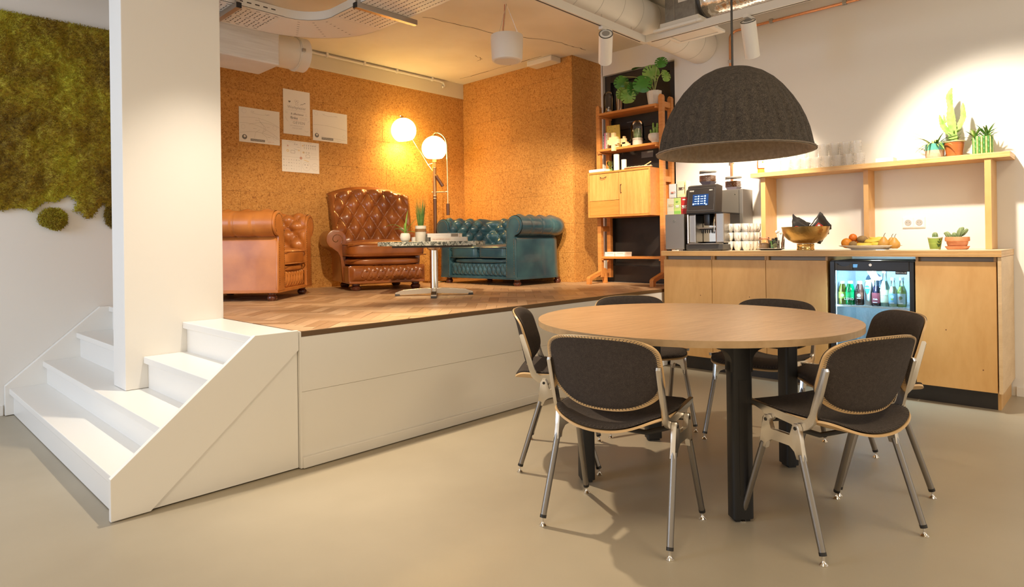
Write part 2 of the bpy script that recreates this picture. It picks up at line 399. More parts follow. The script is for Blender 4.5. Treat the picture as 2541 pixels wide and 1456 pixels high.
struct('trim_1', B(1.79, XS - .012, YB - .02, YB, 2.728, ZC, .003), mat('beam_paint', (.66, .60, .47), .7), label='white concrete beam above the cork wall')
pl = bm_(); box(pl, 4.82, 4.975, 4.05, 4.38, 2.845, ZC, .012)
struct('trim_2', pl, ceil_m, label='lump of plaster at the cork corner')
# cracks in the ceiling
cr_m = mat('crack_dark', (.13, .105, .08), .9)
def crack(pts, w, seed):
    rnd = random.Random(seed); bm = bm_(); P = []
    for (x0, y0), (x1, y1) in zip(pts, pts[1:]):
        for i in range(8):
            t = i / 8; P.append((x0 + (x1 - x0) * t + rnd.uniform(-.012, .012), y0 + (y1 - y0) * t + rnd.uniform(-.012, .012)))
    P.append(pts[-1])
    for i, ((x0, y0), (x1, y1)) in enumerate(zip(P, P[1:])):
        d = V((y0 - y1, x1 - x0, 0)).normalized() * w * rnd.uniform(.4, 1)
        q = [V((x0, y0, ZC - .0008)) + d, V((x0, y0, ZC - .0008)) - d, V((x1, y1, ZC - .0008)) - d, V((x1, y1, ZC - .0008)) + d]
        bm.faces.new([bm.verts.new(p) for p in q])
    obj('crack', bm, cr_m, ceil)
crack([(4.78, 5.35), (4.79, 4.15)], .006, 1); crack([(3.25, 4.1), (4.0, 3.98), (4.55, 3.75), (4.95, 3.72)], .005, 2); crack([(4.3, 4.6), (4.42, 4.62), (4.44, 4.72)], .004, 4)

# pillar on the stairs
struct('pillar', B(.946, 1.433, 3.61, 3.815, .317, ZC, .004), white_wall, label='wide white pillar standing on the stairs')

# ---------------------------------------------------------------- stage: deck of herringbone blocks on white boards
pf = struct('stage_floor', B(1.432, 5.213, 2.765, YB, .55, ZP - .012), mat('deck_board', (.10, .055, .03), .8), label='raised stage with herringbone parquet')
W_, L_ = .066, .264
def clip(poly, x0, x1, y0, y1):
    for ax, lim, sg in ((0, x0, 1), (0, x1, -1), (1, y0, 1), (1, y1, -1)):
        out = []
        for i, p in enumerate(poly):
            q = poly[(i + 1) % len(poly)]; dp, dq = sg * (p[ax] - lim), sg * (q[ax] - lim)
            if dp >= 0: out.append(p)
            if dp * dq < 0:
                t = dp / (dp - dq); out.append((p[0] + (q[0] - p[0]) * t, p[1] + (q[1] - p[1]) * t))
        poly = out
        if len(poly) < 3: return None
    return poly
blocks = []
ca, sa = cos(R(43.8)), sin(R(43.8))
for k in range(-40, 140):
    for mm in range(-14, 15):
        for kind in (0, 1):
            if kind == 0: r = (k * W_ + 2 * L_ * mm, k * W_, L_, W_)
            else: r = ((k - 1) * W_ + 2 * L_ * mm, k * W_, W_, L_)
            x, y, w, h = r; g = .0007
            q = [(x + g, y + g), (x + w - g, y + g), (x + w - g, y + h - g), (x + g, y + h - g)]
            q = [(p[0] * ca - p[1] * sa + 3, p[0] * sa + p[1] * ca) for p in q]
            q = clip(q, 1.437, 5.205, 2.752, YB - .012)
            if q:
                ar = abs(sum(a[0] * b_[1] - b_[0] * a[1] for a, b_ in zip(q, q[1:] + q[:1]))) / 2
                cxy = (sum(p[0] for p in q) / len(q), sum(p[1] for p in q) / len(q))
                # how large the block shows from where people stand: area over distance squared
                if ar > .0006: blocks.append((-ar / ((cxy[0] ** 2 + cxy[1] ** 2) ** 1.5), kind, q, cxy))
# blocks hidden under sofas, behind the pillar or behind the counter are not worth a part of their own
def unseen(c): return c[0] > 4.75 and c[1] < 2.95 or (c[0] / c[1] < .41) or (c[0] > 4.3 and 4.1 < c[1])
blocks.sort(key=lambda b_: (unseen(b_[3]), b_[0]))
rnd = random.Random(11); rest = bm_()
for i, (_, kind, q, c) in enumerate(blocks):
    a = R(43.8 + (90 if kind else 0)); zt = ZP + rnd.uniform(-.0008, .0004)
    if i < 298:
        qq = [((p[0] - c[0]) * cos(-a) - (p[1] - c[1]) * sin(-a), (p[0] - c[0]) * sin(-a) + (p[1] - c[1]) * cos(-a)) for p in q]
        o = obj('parquet_block', prism(bm_(), qq, 'z', -.011, 0), parquet, pf); o.location = (c[0], c[1], zt); o.rotation_euler = (0, 0, a)
    else: prism(rest, q, 'z', zt - .011, zt)
obj('parquet_rest', rest, parquet, pf, kind='stuff')
obj('edge_strip', B(1.437, 5.20, 2.738, 2.752, .612, .637, .002), mat('edge_strip_brown', (.135, .075, .03), .5), pf)
obj('fascia_board', B(1.437, 5.20, 2.741, 2.765, .356, .6118, .0025), white, pf)
obj('fascia_board', B(1.437, 5.20, 2.745, 2.765, .02, .355, .002), white, pf)
obj('skirting', B(1.437, 4.70, 2.728, 2.745, .004, .054, .003), white, pf)
obj('corner_post', B(1.428, 1.437, 2.739, 2.765, .004, .636), white, pf)

# ---------------------------------------------------------------- stairs
st = thing('stairs', 'white painted wooden stairs with four steps leading up to the stage', 'stairs', (0, 0, 0))
NX = (.672, .844, 1.028, 1.217); NZ = (.1687, .3156, .4783, .637)
for i in range(4):
    x1 = NX[i + 1] + .03 if i < 3 else 1.427
    z0 = NZ[i - 1] if i else .004
    for y0, y1 in (((2.768, 5.008),) if i < 2 else ((2.768, 3.609), (3.816, 5.008))):   # the upper steps are cut round the pillar
        obj('tread', B(NX[i], x1, y0, y1, NZ[i] - .034, NZ[i], .004), stair_white, st)
        obj('riser', B(NX[i] + .022, NX[i] + .038, y0, y1, z0, NZ[i] - .034), stair_white, st)
s1 = prism(bm_(), [(.664, .004), (.664, .163), (1.223, .642), (1.426, .642), (1.426, .552), (.800, .004)], 'y', 2.742, 2.768, .002)
obj('stringer', s1, stair_white, st)
s2 = prism(bm_(), [(.652, .004), (.652, .185), (1.168, .640), (1.43, .640), (1.43, .2), (.9, .004)], 'y', 5.008, 5.048, .002)
obj('stringer', s2, stair_white, st)
obj('side_panel', prism(bm_(), [(.80, .006), (1.425, .006), (1.425, .55)], 'y', 2.757, 2.767), stair_white, st)
# ---------------------------------------------------------------- services under the ceiling
tray_m = mat('white_tray_metal', (.74, .70, .63), .4)
slot_m = mat('slot_dark', (.07, .055, .045), .9)
ct = thing('cable_tray', 'white perforated metal cable tray turning a corner under the ceiling', 'cable tray', (2.06, 3.87, 2.60))
ri, ro = .235, .62
def ring_sector(bm, r0, r1, z0, z1, a0, a1, n):
    P = []
    for i in range(n + 1):
        a = R(a0 + (a1 - a0) * i / n); P.append([bm.verts.new((r * cos(a), r * sin(a), z)) for r, z in ((r0, z0), (r1, z0), (r1, z1), (r0, z1))])
    for A, C in zip(P, P[1:]):
        for k in range(4): bm.faces.new((A[k], A[(k + 1) % 4], C[(k + 1) % 4], C[k]))
    bm.faces.new(P[0]); bm.faces.new(P[-1][::-1])
bend = bm_(); ring_sector(bend, ri, ro, 0, .003, 0, 90, 24); ring_sector(bend, ri, ri + .003, 0, .06, 0, 90, 24); ring_sector(bend, ro - .003, ro, 0, .06, 0, 90, 24)
obj('bend', bend, tray_m, ct)
for nm, dims in (('straight_run', (-3.4, 0, ri, ro)), ('straight_run', (ri, ro, -3.2, 0))):
    x0, x1, y0, y1 = dims; bm = B(x0, x1, y0, y1, .0005, .0035)
    if nm and x0 < 0: box(bm, x0, x1, y0, y0 + .003, 0, .06); box(bm, x0, x1, y1 - .003, y1, 0, .06)
    else: box(bm, x0, x0 + .003, y0, y1, 0, .06); box(bm, x1 - .003, x1, y0, y1, 0, .06)
    obj(nm, bm, tray_m, ct)
sl = bm_()
def slot(x, y, a, l, w=.005, z=-.0008):
    c, s = cos(a) * l / 2, sin(a) * l / 2; n = V((-sin(a), cos(a), 0)) * w / 2; p = V((x, y, z)); d = V((c, s, 0))
    sl.faces.new([sl.verts.new(q) for q in (p - d - n, p + d - n, p + d + n, p - d + n)])
for i in range(70):
    for j in range(9):
        x = -.04 - .032 * i; y = ri + .03 + j * (ro - ri - .06) / 8
        if j % 4 == 0 and i % 2: continue
        slot(x, y, pi / 2 if j % 4 else 0, .026); 
for i in range(60):
    for j in range(9):
        y = -.04 - .030 * i; x = ri + .03 + j * (ro - ri - .06) / 8
        slot(x, y, pi / 2 if (i + j) % 2 else pi / 2, .018)
for a in (25, 45, 65):
    for k in range(7):
        r = ri + .05 + k * .047; slot(r * cos(R(a)), r * sin(R(a)), R(a) + pi / 2, .016)
for i in range(10):                                    # slots in the upright flange of the inner side
    for q in ((-.06 - i * .055, ri - .0006),):
        v = [sl.verts.new(p) for p in ((q[0], q[1], .028), (q[0] - .03, q[1], .028), (q[0] - .03, q[1], .036), (q[0], q[1], .036))]; sl.faces.new(v)
obj('slots', sl, slot_m, ct, kind='stuff')
for (x0, y0, x1, y1) in ((-.33, ri - .05, -.33, ro + .05), (ri - .03, -.33, ro + .07, -.33), (-1.5, ri - .05, -1.5, ro + .05)):
    bm = bm_()
    if x0 == x1: box(bm, x0 - .018, x0 + .018, y0, y1, -.036, -.001, .002)
    else: box(bm, x0, x1, y0 - .018, y0 + .018, -.036, -.001, .002)
    hx, hy = (x0, y0 + .018) if x0 == x1 else (x0 + .018, y0)
    box(bm, hx - .012, hx + .012, hy - .012, hy + .012, -.03, .30)
    obj('support_arm', bm, steel, ct)
    obj('end_cap', B(hx - .016, hx + .016, hy - .026, hy - .0185, -.037, -.002) if x0 == x1 else B(hx - .0265, hx - .0185, hy - .019, hy + .019, -.037, -.002), black_plastic, ct)

stub = bm_(); box(stub, 1.45, 2.32, 4.70, 5.07, 2.44, ZC, .012)
struct('trim_3', stub, mat('board_marked_concrete', (.74, .70, .62), .75, var=(.66, .61, .53), scale=3, stretch=(1, 1, 14), bump=.6, bscale=5), label='white board marked concrete beam stub')
vp = thing('vent_pipe', 'short white round ventilation pipe with a clamp collar coming out of the concrete beam', 'pipe', (2.32, 4.90, 2.62), 0)
duct_m = mat('white_duct', (.76, .72, .64), .42, bump=.04, bscale=8)
def xcyl(bm, x0, x1, r, n=32, cap=True, y=0, z=0):
    st_ = len(bm.verts); prof = [(0, x0), (r, x0), (r, x1), (0, x1)] if cap else [(r, x0), (r, x1)]
    lathe(bm, prof, n); return xf(bm, T(0, y, z) @ RY(pi / 2), st_)
obj('pipe_body', xcyl(bm_(), 0, .27, .130), duct_m, vp, True)
cl = xcyl(bm_(), .215, .31, .137); xcyl(cl, .225, .24, .141)
obj('collar', cl, duct_m, vp, True)
obj('clamp_screw', B(.219, .245, -.158, -.134, -.012, .014, .003), steel, vp)
cd = thing('conduit', 'thin white electrical conduit clipped along the top of the concrete beam', 'conduit', (0, YB - .035, 2.872))
obj('conduit_tube', tube(bm_(), [(2.5, 0, 0), (4.60, 0, 0), (4.66, 0, -.01), (4.68, 0, -.045), (4.65, 0, -.06)], .012, 8), tray_m, cd, True)
for x in (2.8, 3.2, 3.62, 4.02, 4.5): obj('clip', B(x - .012, x + .012, -.016, .014, -.016, .027, .002), tray_m, cd)

# track with two heads in view
tk = thing('track_rail', 'white suspended lighting track with a right angled corner under the ceiling', 'lighting track', (4.17, 2.58, 2.53))
tb = bm_(); box(tb, -4.2, .018, -.018, .018, 0, .055, .002); box(tb, -.018, .018, -3.0, -.0185, 0, .055, .002)
obj('rail', tb, tray_m, tk)
gv = bm_(); box(gv, -3.2, -.06, -.005, .005, -.001, .001); box(gv, -.005, .005, -2.6, -.06, -.001, .001)
obj('groove', gv, slot_m, tk)
for x, y in ((-.18, 0), (-.55, 0), (-1.3, 0), (0, -.25), (0, -1.1)): obj('wire', tube(bm_(), [(x, y, .055), (x, y, .365)], .0015, 5), steel, tk)
def spothead(name, label, hinge, tgt, ln=.245, r=.049):
    h = thing(name, label, 'spotlight', hinge)
    d = (V(tgt) - V(hinge)).normalized(); q = d.to_track_quat('Z', 'Y').to_matrix().to_4x4()
    piv = V((0, 0, -.085)); M = Matrix.Translation(piv) @ q
    obj('adapter', B(-.06, .06, -.017, .017, -.022, 0, .003), tray_m, h)
    obj('stem', tube(bm_(), [(0, 0, -.02), (0, 0, -.09)], .009, 8), tray_m, h, True)
    body = lathe(bm_(), [(0, -.055), (r * .62, -.055), (r * .62, -.052), (r * .94, -.052), (r, -.05), (r, ln - .055), (r * .9, ln - .052), (r * .84, ln - .06), (0, ln - .09)], 28)
    obj('body', xf(body, M), white, h, True)
    obj('rear_disc', xf(lathe(bm_(), [(0, -.0572), (r * .55, -.0572), (r * .55, -.054), (0, -.054)], 20), M), mat('rear_grey', (.30, .28, .25), .6), h)
    ring = xf(lathe(bm_(), [(r * .90, -.0545), (r * 1.0, -.0535), (r * 1.0, -.0495), (r * .9, -.0495)], 24), M); obj('seam_ring', ring, dark_grey, h)
    return M @ V((0, 0, ln))
spothead('track_spotlight', 'white tubular track spotlight above the cork corner', (3.665, 2.58, 2.53), (5.0, 3.6, 1.4))
spothead('track_spotlight', 'white tubular track spotlight above the dome pendant and coffee machine', (4.17, 1.775, 2.53), (5.0, 1.95, 1.2))

# hanging loudspeaker
sp = thing('pendant_speaker', 'white cylindrical loudspeaker hanging on wires over the stage', 'speaker', (3.55, 3.43, 2.45))
obj('housing', lathe(bm_(), [(0, .004), (.098, .004), (.104, 0), (.116, .004), (.120, .02), (.127, .19), (.125, .198), (.115, .2), (0, .2)], 40), white, sp, True)
obj('grille', lathe(bm_(), [(0, -.0015), (.092, -.0015), (.098, .002), (.098, .006), (0, .006)], 36), mat('speaker_grille', (.70, .67, .62), .6, bump=.4, bscale=300), sp)
for k in range(3):
    a = R(90 + 120 * k); obj('wire', tube(bm_(), [(.1 * cos(a), .1 * sin(a), .2), (0, 0, .45)], .0015, 5), steel, sp)
obj('red_cable', tube(bm_(), [(.02, .06, .2), (.03, .07, .28), (.005, .03, .36), (.0, .02, .45)], .003, 6), ink_red, sp, True)

# round duct, plenum with diffuser, foil duct
rd = thing('round_duct', 'large white spiral ventilation duct running to the right hand wall', 'duct', (0, 2.65, 2.745))
obj('duct_body', xcyl(bm_(), -1.5, 5.21, .148), duct_m, rd, True)
sm = bm_()
for i in range(12): xcyl(sm, 2.6 + i * .24, 2.604 + i * .24, .1492)
obj('seams', sm, mat('duct_seam', (.52, .49, .43), .5), rd, True)
du = thing('ceiling_diffuser', 'square white air diffuser under a grey sheet metal box', 'diffuser', (4.30, 2.28, 2.575))
obj('plenum_box', B(-.12, .14, -.11, .13, .06, .325, .003), galv, du)
obj('neck', B(-.15, .16, -.15, .155, .012, .06, .003), tray_m, du)
pm = bm_(); box(pm, -.19, .19, -.19, -.155, -.004, .014, .002); box(pm, -.19, .19, .155, .19, -.004, .014, .002); box(pm, -.19, -.155, -.1545, .1545, -.004, .014, .002); box(pm, .155, .19, -.1545, .1545, -.004, .014, .002)
obj('frame', pm, white, du)
obj('face_plate', B(-.15, .15, -.15, .15, .001, .008), tray_m, du)
obj('rating_label', B(-.123, -.1205, -.06, .02, .19, .27), paper, du)
lb = bm_()
for r_, c_ in ((.245, -.045), (.245, -.02), (.245, .003), (.22, -.045), (.225, -.015)): box(lb, -.1245, -.1232, c_, c_ + .014, r_, r_ + .006)
obj('label_print', lb, ink, du)
fd = thing('foil_duct', 'crinkled silver foil flexible duct leaving the sheet metal box', 'duct', (4.32, 2.17, 2.775))
fb = bm_(); lathe(fb, [(.116 + .006 * (i % 2) , i * .012) for i in range(130)], 40); xf(fb, RX(pi / 2))
for v in fb.verts: v.co += v.co.normalized() * .006 * noise.noise(v.co * 28); v.co.z += .004 * noise.noise(v.co * 9)
obj('foil_sleeve', fb, foil, fd, True, 180)
rb = bm_(); lathe(rb, [(.112, -.02), (.125, -.02), (.125, .02), (.112, .02)], 32); obj('clamp_ring', xf(rb, RX(pi / 2)), dark_grey, fd)
cp = thing('copper_pipe', 'copper water pipe running along the ceiling and down the white wall', 'pipe', (5.196, 2.377, .955))
obj('pipe', tube(bm_(), [(0, 0, 0), (0, 0, 1.77)] + [V((0, -.06, 1.79)) + V((0, .06 * cos(R(a)), .06 * sin(R(a)))) for a in range(15, 91, 15)] + [(0, -.2, 1.853), (0, -3.2, 1.862)], .011, 10), copper, cp, True)
for z in (1.60, .75): obj('bracket', B(-.014, .016, -.016, .016, z - .014, z + .014, .002), steel, cp)
for y in (-.35, -.9, -1.5): obj('bracket', B(-.014, .016, y - .014, y + .014, 1.842, 1.875, .002), steel, cp)

# dome pendant over the table
LR, LH = .371, .42
lp = thing('pendant_lamp', 'large dark grey ribbed felt dome pendant lamp hanging over the round table', 'lamp', (2.992, 1.359, 1.452))
prof = [(0, 1.), (.13, .994), (.27, .97), (.40, .915), (.52, .835), (.625, .735), (.72, .615), (.80, .49), (.86, .37), (.905, .25), (.93, .15), (.945, .085), (.965, .045), (1.0, .012)]
def rib(a, z):
    t = min(1, max(0, (LH - z) / LH)); k = min(1, t * 2.2) * (1 if z > .04 else max(0, z / .04))
    return 1 + .036 * k * (abs(cos(a * 17)) ** .75 - .5)
out_ = [(r * LR, z * LH) for r, z in prof]
inn = [(max(0, r * LR - .012), z * LH - .012) for r, z in prof[:-1]] + [(LR - .004, .004)]
obj('shade', lathe(bm_(), out_, 320, rib=rib), lamp_felt, lp, True, 180)
obj('lining', lathe(bm_(), inn + [(LR, .012)], 320, rib=rib), lamp_in, lp, True, 180)
obj('cord', tube(bm_(), [(0, 0, LH), (0, 0, ZC - 1.452)], .0055, 8), black_plastic, lp, True)
obj('bulb_socket', lathe(bm_(), [(0, .30), (.022, .30), (.022, .41), (0, .41)], 14), black_plastic, lp, True)
obj('bulb', sphere(bm_(), (0, 0, .26), .042, 16, 10), mat('frosted_bulb', (.8, .78, .72), .4), lp, True)
# ---------------------------------------------------------------- round table
TC, TR, TZ = (2.51, 1.34), .66, .70
tbl = thing('round_table', 'large round oak table with four black steel legs and a split top', 'table', (*TC, 0), R(-8))
for sgn in (1, -1):
    pts = [(TR * cos(R(a)), TR * sin(R(a))) for a in range(0, 181, 3)]
    pts = [(x, sgn * max(y, 0) + sgn * .0006) for x, y in pts]
    top = prism(bm_(), [(x, y) for x, y in pts], 'z', TZ - .024, TZ)
    xf(top, RZ(R(8 - 82)))
    o = obj('tabletop_half', top, oak_top, tbl); 
    o.data.materials.append(oak_edge)
    for p in o.data.polygons:
        if abs(p.normal.z) < .5: p.material_index = 1
LG = [(2.265, 1.02), (2.955, 1.10), (2.885, 1.765), (2.200, 1.680)]
cx_, cy_ = sum(p[0] for p in LG) / 4, sum(p[1] for p in LG) / 4
def rrect(w, d, r, n=4):
    P = []
    for sx, sy, a0 in ((1, 1, 0), (-1, 1, 90), (-1, -1, 180), (1, -1, 270)):
        for i in range(n + 1):
            a = R(a0 + 90 * i / n); P.append((sx * (w / 2 - r) + r * cos(a), sy * (d / 2 - r) + r * sin(a)))
    return P
Mi = RZ(R(8)) @ T(-TC[0], -TC[1], 0)
for i, (x, y) in enumerate(LG):
    a = math.atan2(y - cy_, x - cx_)
    bm = prism(bm_(), rrect(.060, .080, .014), 'z', .012, .64)
    # flared head that runs into the frame
    fl = [(-.040, .55)] + [(-.040 - .05 * (1 - cos(R(t))), .585 + .05 * sin(R(t))) for t in range(0, 91, 15)] + [(-.13, .66), (.13, .66)] + [(.040 + .05 * (1 - cos(R(t))), .585 + .05 * sin(R(t))) for t in range(90, -1, -15)] + [(.040, .55)]
    prism(bm, fl, 'x', -.028, .028)
    box(bm, -.018, .018, -.028, .028, 0, .0125)
    M = Mi @ T(x, y, 0) @ RZ(a)
    obj('leg', xf(bm, M), black_steel, tbl, True, 35)
    ch = box(bm_(), .0302, .0312, -.016, .016, .10, .52); obj('cable_channel', xf(ch, M), black_plastic, tbl)
fb = bm_()
for (x0, y0), (x1, y1) in zip(LG, LG[1:] + LG[:1]):
    p, q = V((x0, y0, .655)), V((x1, y1, .655)); d = (q - p); st_ = len(fb.verts)
    box(fb, 0, d.length, -.025, .025, 0, .02); xf(fb, Mi @ Matrix.Translation(p) @ RZ(math.atan2(d.y, d.x)), st_)
obj('underframe', fb, black_steel, tbl)

# ---------------------------------------------------------------- felt covered plywood chairs on aluminium brackets
def outline_map(u, v, e):
    """unit square to a rounded square (superellipse), u,v in [-1,1]"""
    a, b = abs(u), abs(v); m_ = max(a, b)
    if m_ < 1e-9: return 0., 0.
    n = (a ** e + b ** e) ** (1 / e); k = m_ / n
    return u * k, v * k
def seat_pt(u, v, off=0., k=1.):
    x, y = outline_map(u, v, 7.)
    x *= k; y *= k
    yy = y * .208 * (1 - .06 * x * x); xx = .022 + x * .205
    t = (x + 1) / 2                                        # 0 rear .. 1 front
    z = .418 + .012 * t + (abs(y) ** 2.2) * (.052 * (1 - t) + .004) - .034 * (1 - t)
    if x > .55: z -= .10 * (x - .55) ** 2
    if x < -.6: z += .03 * (-.6 - x)
    xx -= .03 * (1 - y * y) * (1 - t) ** 2 * 1.2
    return V((xx, yy, z + off))
def back_pt(u, v, off=0., k=1.):
    y, h = outline_map(u, v, 5.)
    y *= k; h *= k
    w = .214 if h > -.2 else .214 * (1 - .10 * ((-.2 - h) / .8) ** 2)
    yy = y * w
    t = (h + 1) / 2
    z = .452 + .262 * t + (.040 * (abs(y) ** 2.4) * (1 - t) ** 1.2) - .010 * y * y * t
    x = -.108 - .066 * t - .050 * (1 - y * y) * (1 - .25 * t)
    if h > .5: x -= .05 * (h - .5) ** 2
    return V((x - off, yy, z))
def shell(fn, off, th, k, n, edge_r=0.):
    bm = bm_(); f = lambda i, j: fn(2 * i - 1, 2 * j - 1, off, k)
    grid(bm, f, n, n)
    fs = list(bm.faces); bmesh.ops.recalc_face_normals(bm, faces=fs)
    bmesh.ops.solidify(bm, geom=fs, thickness=th)
    return bm
def pad(fn, off, th, k, n, side=1):
    """cushion: thin at the rim, swelling inwards"""
    bm = bm_(); f1 = lambda i, j: fn(2 * i - 1, 2 * j - 1, off, k)
    def f2(i, j):
        u, v = 2 * i - 1, 2 * j - 1; m_ = max(abs(u), abs(v)); g = min(1, (1 - m_) / .22); g = math.sqrt(max(0, 1 - (1 - g) ** 2))
        return fn(u, v, off + side * (.0015 + th * g), k)
    P1 = grid(bm, f1, n, n); k0 = len(bm.verts); grid(bm, f2, n, n)
    bmesh.ops.remove_doubles(bm, verts=bm.verts, dist=.0004)
    bm.verts.ensure_lookup_table()
    bd = [e for e in bm.edges if e.is_boundary]
    if bd: bmesh.ops.bridge_loops(bm, edges=bd)
    return bm
def stitches(fn, off, k, n):
    bm = bm_()
    for i in range(n):
        t = i / n * 4; s = int(t); f = 2 * (t - s) - 1
        u, v = ((f, 1), (1, -f), (-f, -1), (-1, f))[s]
        p, q = fn(u * 1.0, v * 1.0, off, k), fn(u * .93, v * .93, off * 1.35 if abs(off) > .004 else off + .004, k)
        d = (q - p); tn = V((0, 0, 1)).cross(d)
        if tn.length < 1e-5: tn = V((1, 0, 0)).cross(d)
        tn = tn.normalized() * .0011; nn = d.normalized().cross(tn.normalized()) * .0010
        c = [bm.verts.new(x) for x in (p - tn - nn, p + tn - nn, q + tn - nn, q - tn - nn, p - tn + nn, p + tn + nn, q + tn + nn, q - tn + nn)]
        for f_ in ((0, 1, 2, 3), (4, 7, 6, 5), (0, 4, 5, 1), (2, 6, 7, 3), (1, 5, 6, 2), (0, 3, 7, 4)): bm.faces.new([c[w] for w in f_])
    return bm
def side_plate(sg):
    P = [(-.098, .300), (-.068, .300), (-.062, .325), (-.040, .340), (.040, .340), (.062, .325), (.068, .300), (.098, .300),
         (.088, .350), (.080, .405), (.072, .417), (.058, .417), (.050, .405), (.042, .372), (-.042, .372), (-.050, .405), (-.058, .417), (-.072, .417), (-.080, .405), (-.088, .350)]
    return prism(bm_(), P, 'y', sg * .214, sg * .232, .002)
def bracket(sg):
    P = [(.165, .448), (.165, .434), (.095, .418), (.080, .396), (.056, .396), (.040, .414), (-.030, .404), (-.046, .388), (-.072, .388), (-.092, .402),
         (-.118, .445), (-.158, .607), (-.166, .616), (-.178, .614), (-.186, .604), (-.146, .437), (-.126, .415)]
    # outer L: rail along the seat edge and upright to the back
    rail = [(.168, .452), (.165, .438), (.100, .424), (.080, .398), (.056, .398), (.042, .416), (-.034, .408), (-.050, .390), (-.072, .390), (-.100, .404), (-.122, .426), (-.132, .452),
            (-.176, .608), (-.172, .617), (-.160, .619), (-.152, .612), (-.110, .458), (-.100, .440), (-.084, .430)]
    return prism(bm_(), rail, 'y', sg * .198, sg * .2135, .002)
def make_chair(label, loc, ang):
    t = thing('dining_chair', label, 'chair', loc, R(ang), 'felt chairs around the round table')
    obj('seat_shell', shell(seat_pt, 0, .008, 1., 22), shell_ply, t, True, 50)
    obj('seat_pad', pad(seat_pt, .0045, .012, .99, 22), felt, t, True, 180)
    obj('back_shell', shell(back_pt, 0, .008, 1., 22), shell_ply, t, True, 50)
    obj('back_pad', pad(back_pt, -.0045, .009, .99, 22, -1), felt, t, True, 180, label='felt pad on the front of the backrest')
    obj('back_pad', pad(back_pt, .0045, .006, .99, 22, 1), felt, t, True, 180, label='felt pad on the rear of the backrest')
    s_ = stitches(back_pt, .0075, .985, 132)
    obj('stitching', s_, stitch_m, t, kind='stuff')
    obj('stitching', stitches(seat_pt, .0085, .985, 110), stitch_m, t, kind='stuff')
    for sg in (1, -1):
        pt = obj('side_plate', side_plate(sg), alu, t, True, 30)
        bo = bm_()
        for x in (-.065, .065): xf(lathe(bo, [(0, 0), (.0062, 0), (.0062, .003), (0, .003)], 12), T(x, sg * .2305 if sg > 0 else -.2335, .402) @ RX(-pi / 2), len(bo.verts) - 26)
        obj('bolt', bo, black_plastic, pt, label='dark pivot bolts')
        obj('side_bracket', bracket(sg), alu, t, True, 30)
        for fx in (1, -1):
            top_, bot = V((fx * .083, sg * .223, .318)), V((fx * .174, sg * .238, .034))
            lg = obj('leg', tube(bm_(), [top_, bot], .0115, 12), tube_steel, t, True)
            d = (bot - top_).normalized()
            obj('tip', tube(bm_(), [bot - d * .006, bot + d * .005], .0122, 12), black_plastic, lg, True)
            gl = lathe(bm_(), [(0, .0), (.013, 0), (.0135, .003), (.010, .007), (.0055, .011), (.0045, .018), (.005, .034), (0, .034)], 16, (bot.x + d.x * .012, bot.y + d.y * .012))
            obj('glide', gl, chrome, lg, True)
    for x in (.065, -.065): obj('crossbar', tube(bm_(), [(x, -.215, .400), (x, -.12, .366 if x < 0 else .392), (x, .12, .366 if x < 0 else .392), (x, .215, .400)], .009, 8), black_steel, t, True)
    return t
CH = [('chair seen from behind, the nearest one to the stairs', (1.954, 1.327), 10.5),
      ('chair seen obliquely from behind beside the front table leg', (2.406, .753), 66.6),
      ('chair seen side on between table and white stage front', (2.373, 1.957), -54),
      ('chair with its back to the fridge, partly hidden by another', (3.03, .83), 128),
      ('chair across the table in front of the three cupboards', (3.24, 1.33), 180),
      ('chair across the table where counter meets stage', (3.06, 1.945), 233)]
c0 = None
for lab, (x, y), a in CH:
    lab = 'dark felt and plywood ' + lab
    if c0 is None: c0 = make_chair(lab, (x, y, 0), a)
    else: dup(c0, (x, y, 0), R(a), lab)
# ---------------------------------------------------------------- counter with cupboards, fridge and wall shelf
WX0, WX1, WZ = 4.609, 5.211, .953
wt = thing('worktop', 'long birch plywood worktop over the cupboards and the fridge', 'worktop', (WX0, 0, WZ))
obj('board', B(0, WX1 - WX0, .494, 2.721, -.0005, 0), mat('worktop_laminate', (.70, .56, .38), .35), wt)
for k in range(4):
    z = -.0005 - .0385 * k / 4; obj('plywood_layer', B(.0005 * (k % 2), WX1 - WX0, .494 + .0005 * (k % 2), 2.721, z - .0385 / 4 + .0002, z), (birch_edge, birch, birch_edge, birch)[k], wt)
pli = thing('plinth', 'recessed black plinth board along the foot of the cupboards', 'plinth', (0, 0, 0))
obj('front_board', B(4.719, 4.735, .531, 2.721, 0, .112), black_paint, pli)
obj('end_board', B(4.719, 5.205, .515, .531, 0, .112), birch, pli, label='pale end board')
groove_m = mat('grip_groove', (.33, .27, .21), .5, .3)
def cupboard(label, y0, y1):
    c = thing('cupboard', label, 'cupboard', (4.63, y0, .114), 0, 'birch cupboards under the worktop')
    w = y1 - y0
    bb = bm_(); box(bb, .018, .57, .001, .015, 0, .798); box(bb, .018, .57, w - .015, w - .001, 0, .798); box(bb, .018, .57, .0155, w - .0155, 0, .015); box(bb, .555, .57, .0155, w - .0155, .0155, .798)
    obj('body', bb, birch, c)
    d = obj('door', B(0, .0175, .0018, w - .0018, .001, .770, .0012), birch, c)
    kn = bm_(); rr = random.Random(label)
    for _ in range(2):
        yy, zz = rr.uniform(.05, w - .05), rr.uniform(.1, .6); lathe(kn, [(0, 0), (.004, 0), (0, .0006)], 7); xf(kn, T(-.0001, yy, zz) @ RY(-pi / 2), len(kn.verts) - 9)
    obj('knot', kn, mat('knot_brown', (.17, .07, .025), .6), d)
    obj('grip_groove', B(.045, .05, .016, w - .016, .770, .798), groove_m, c)
    return c
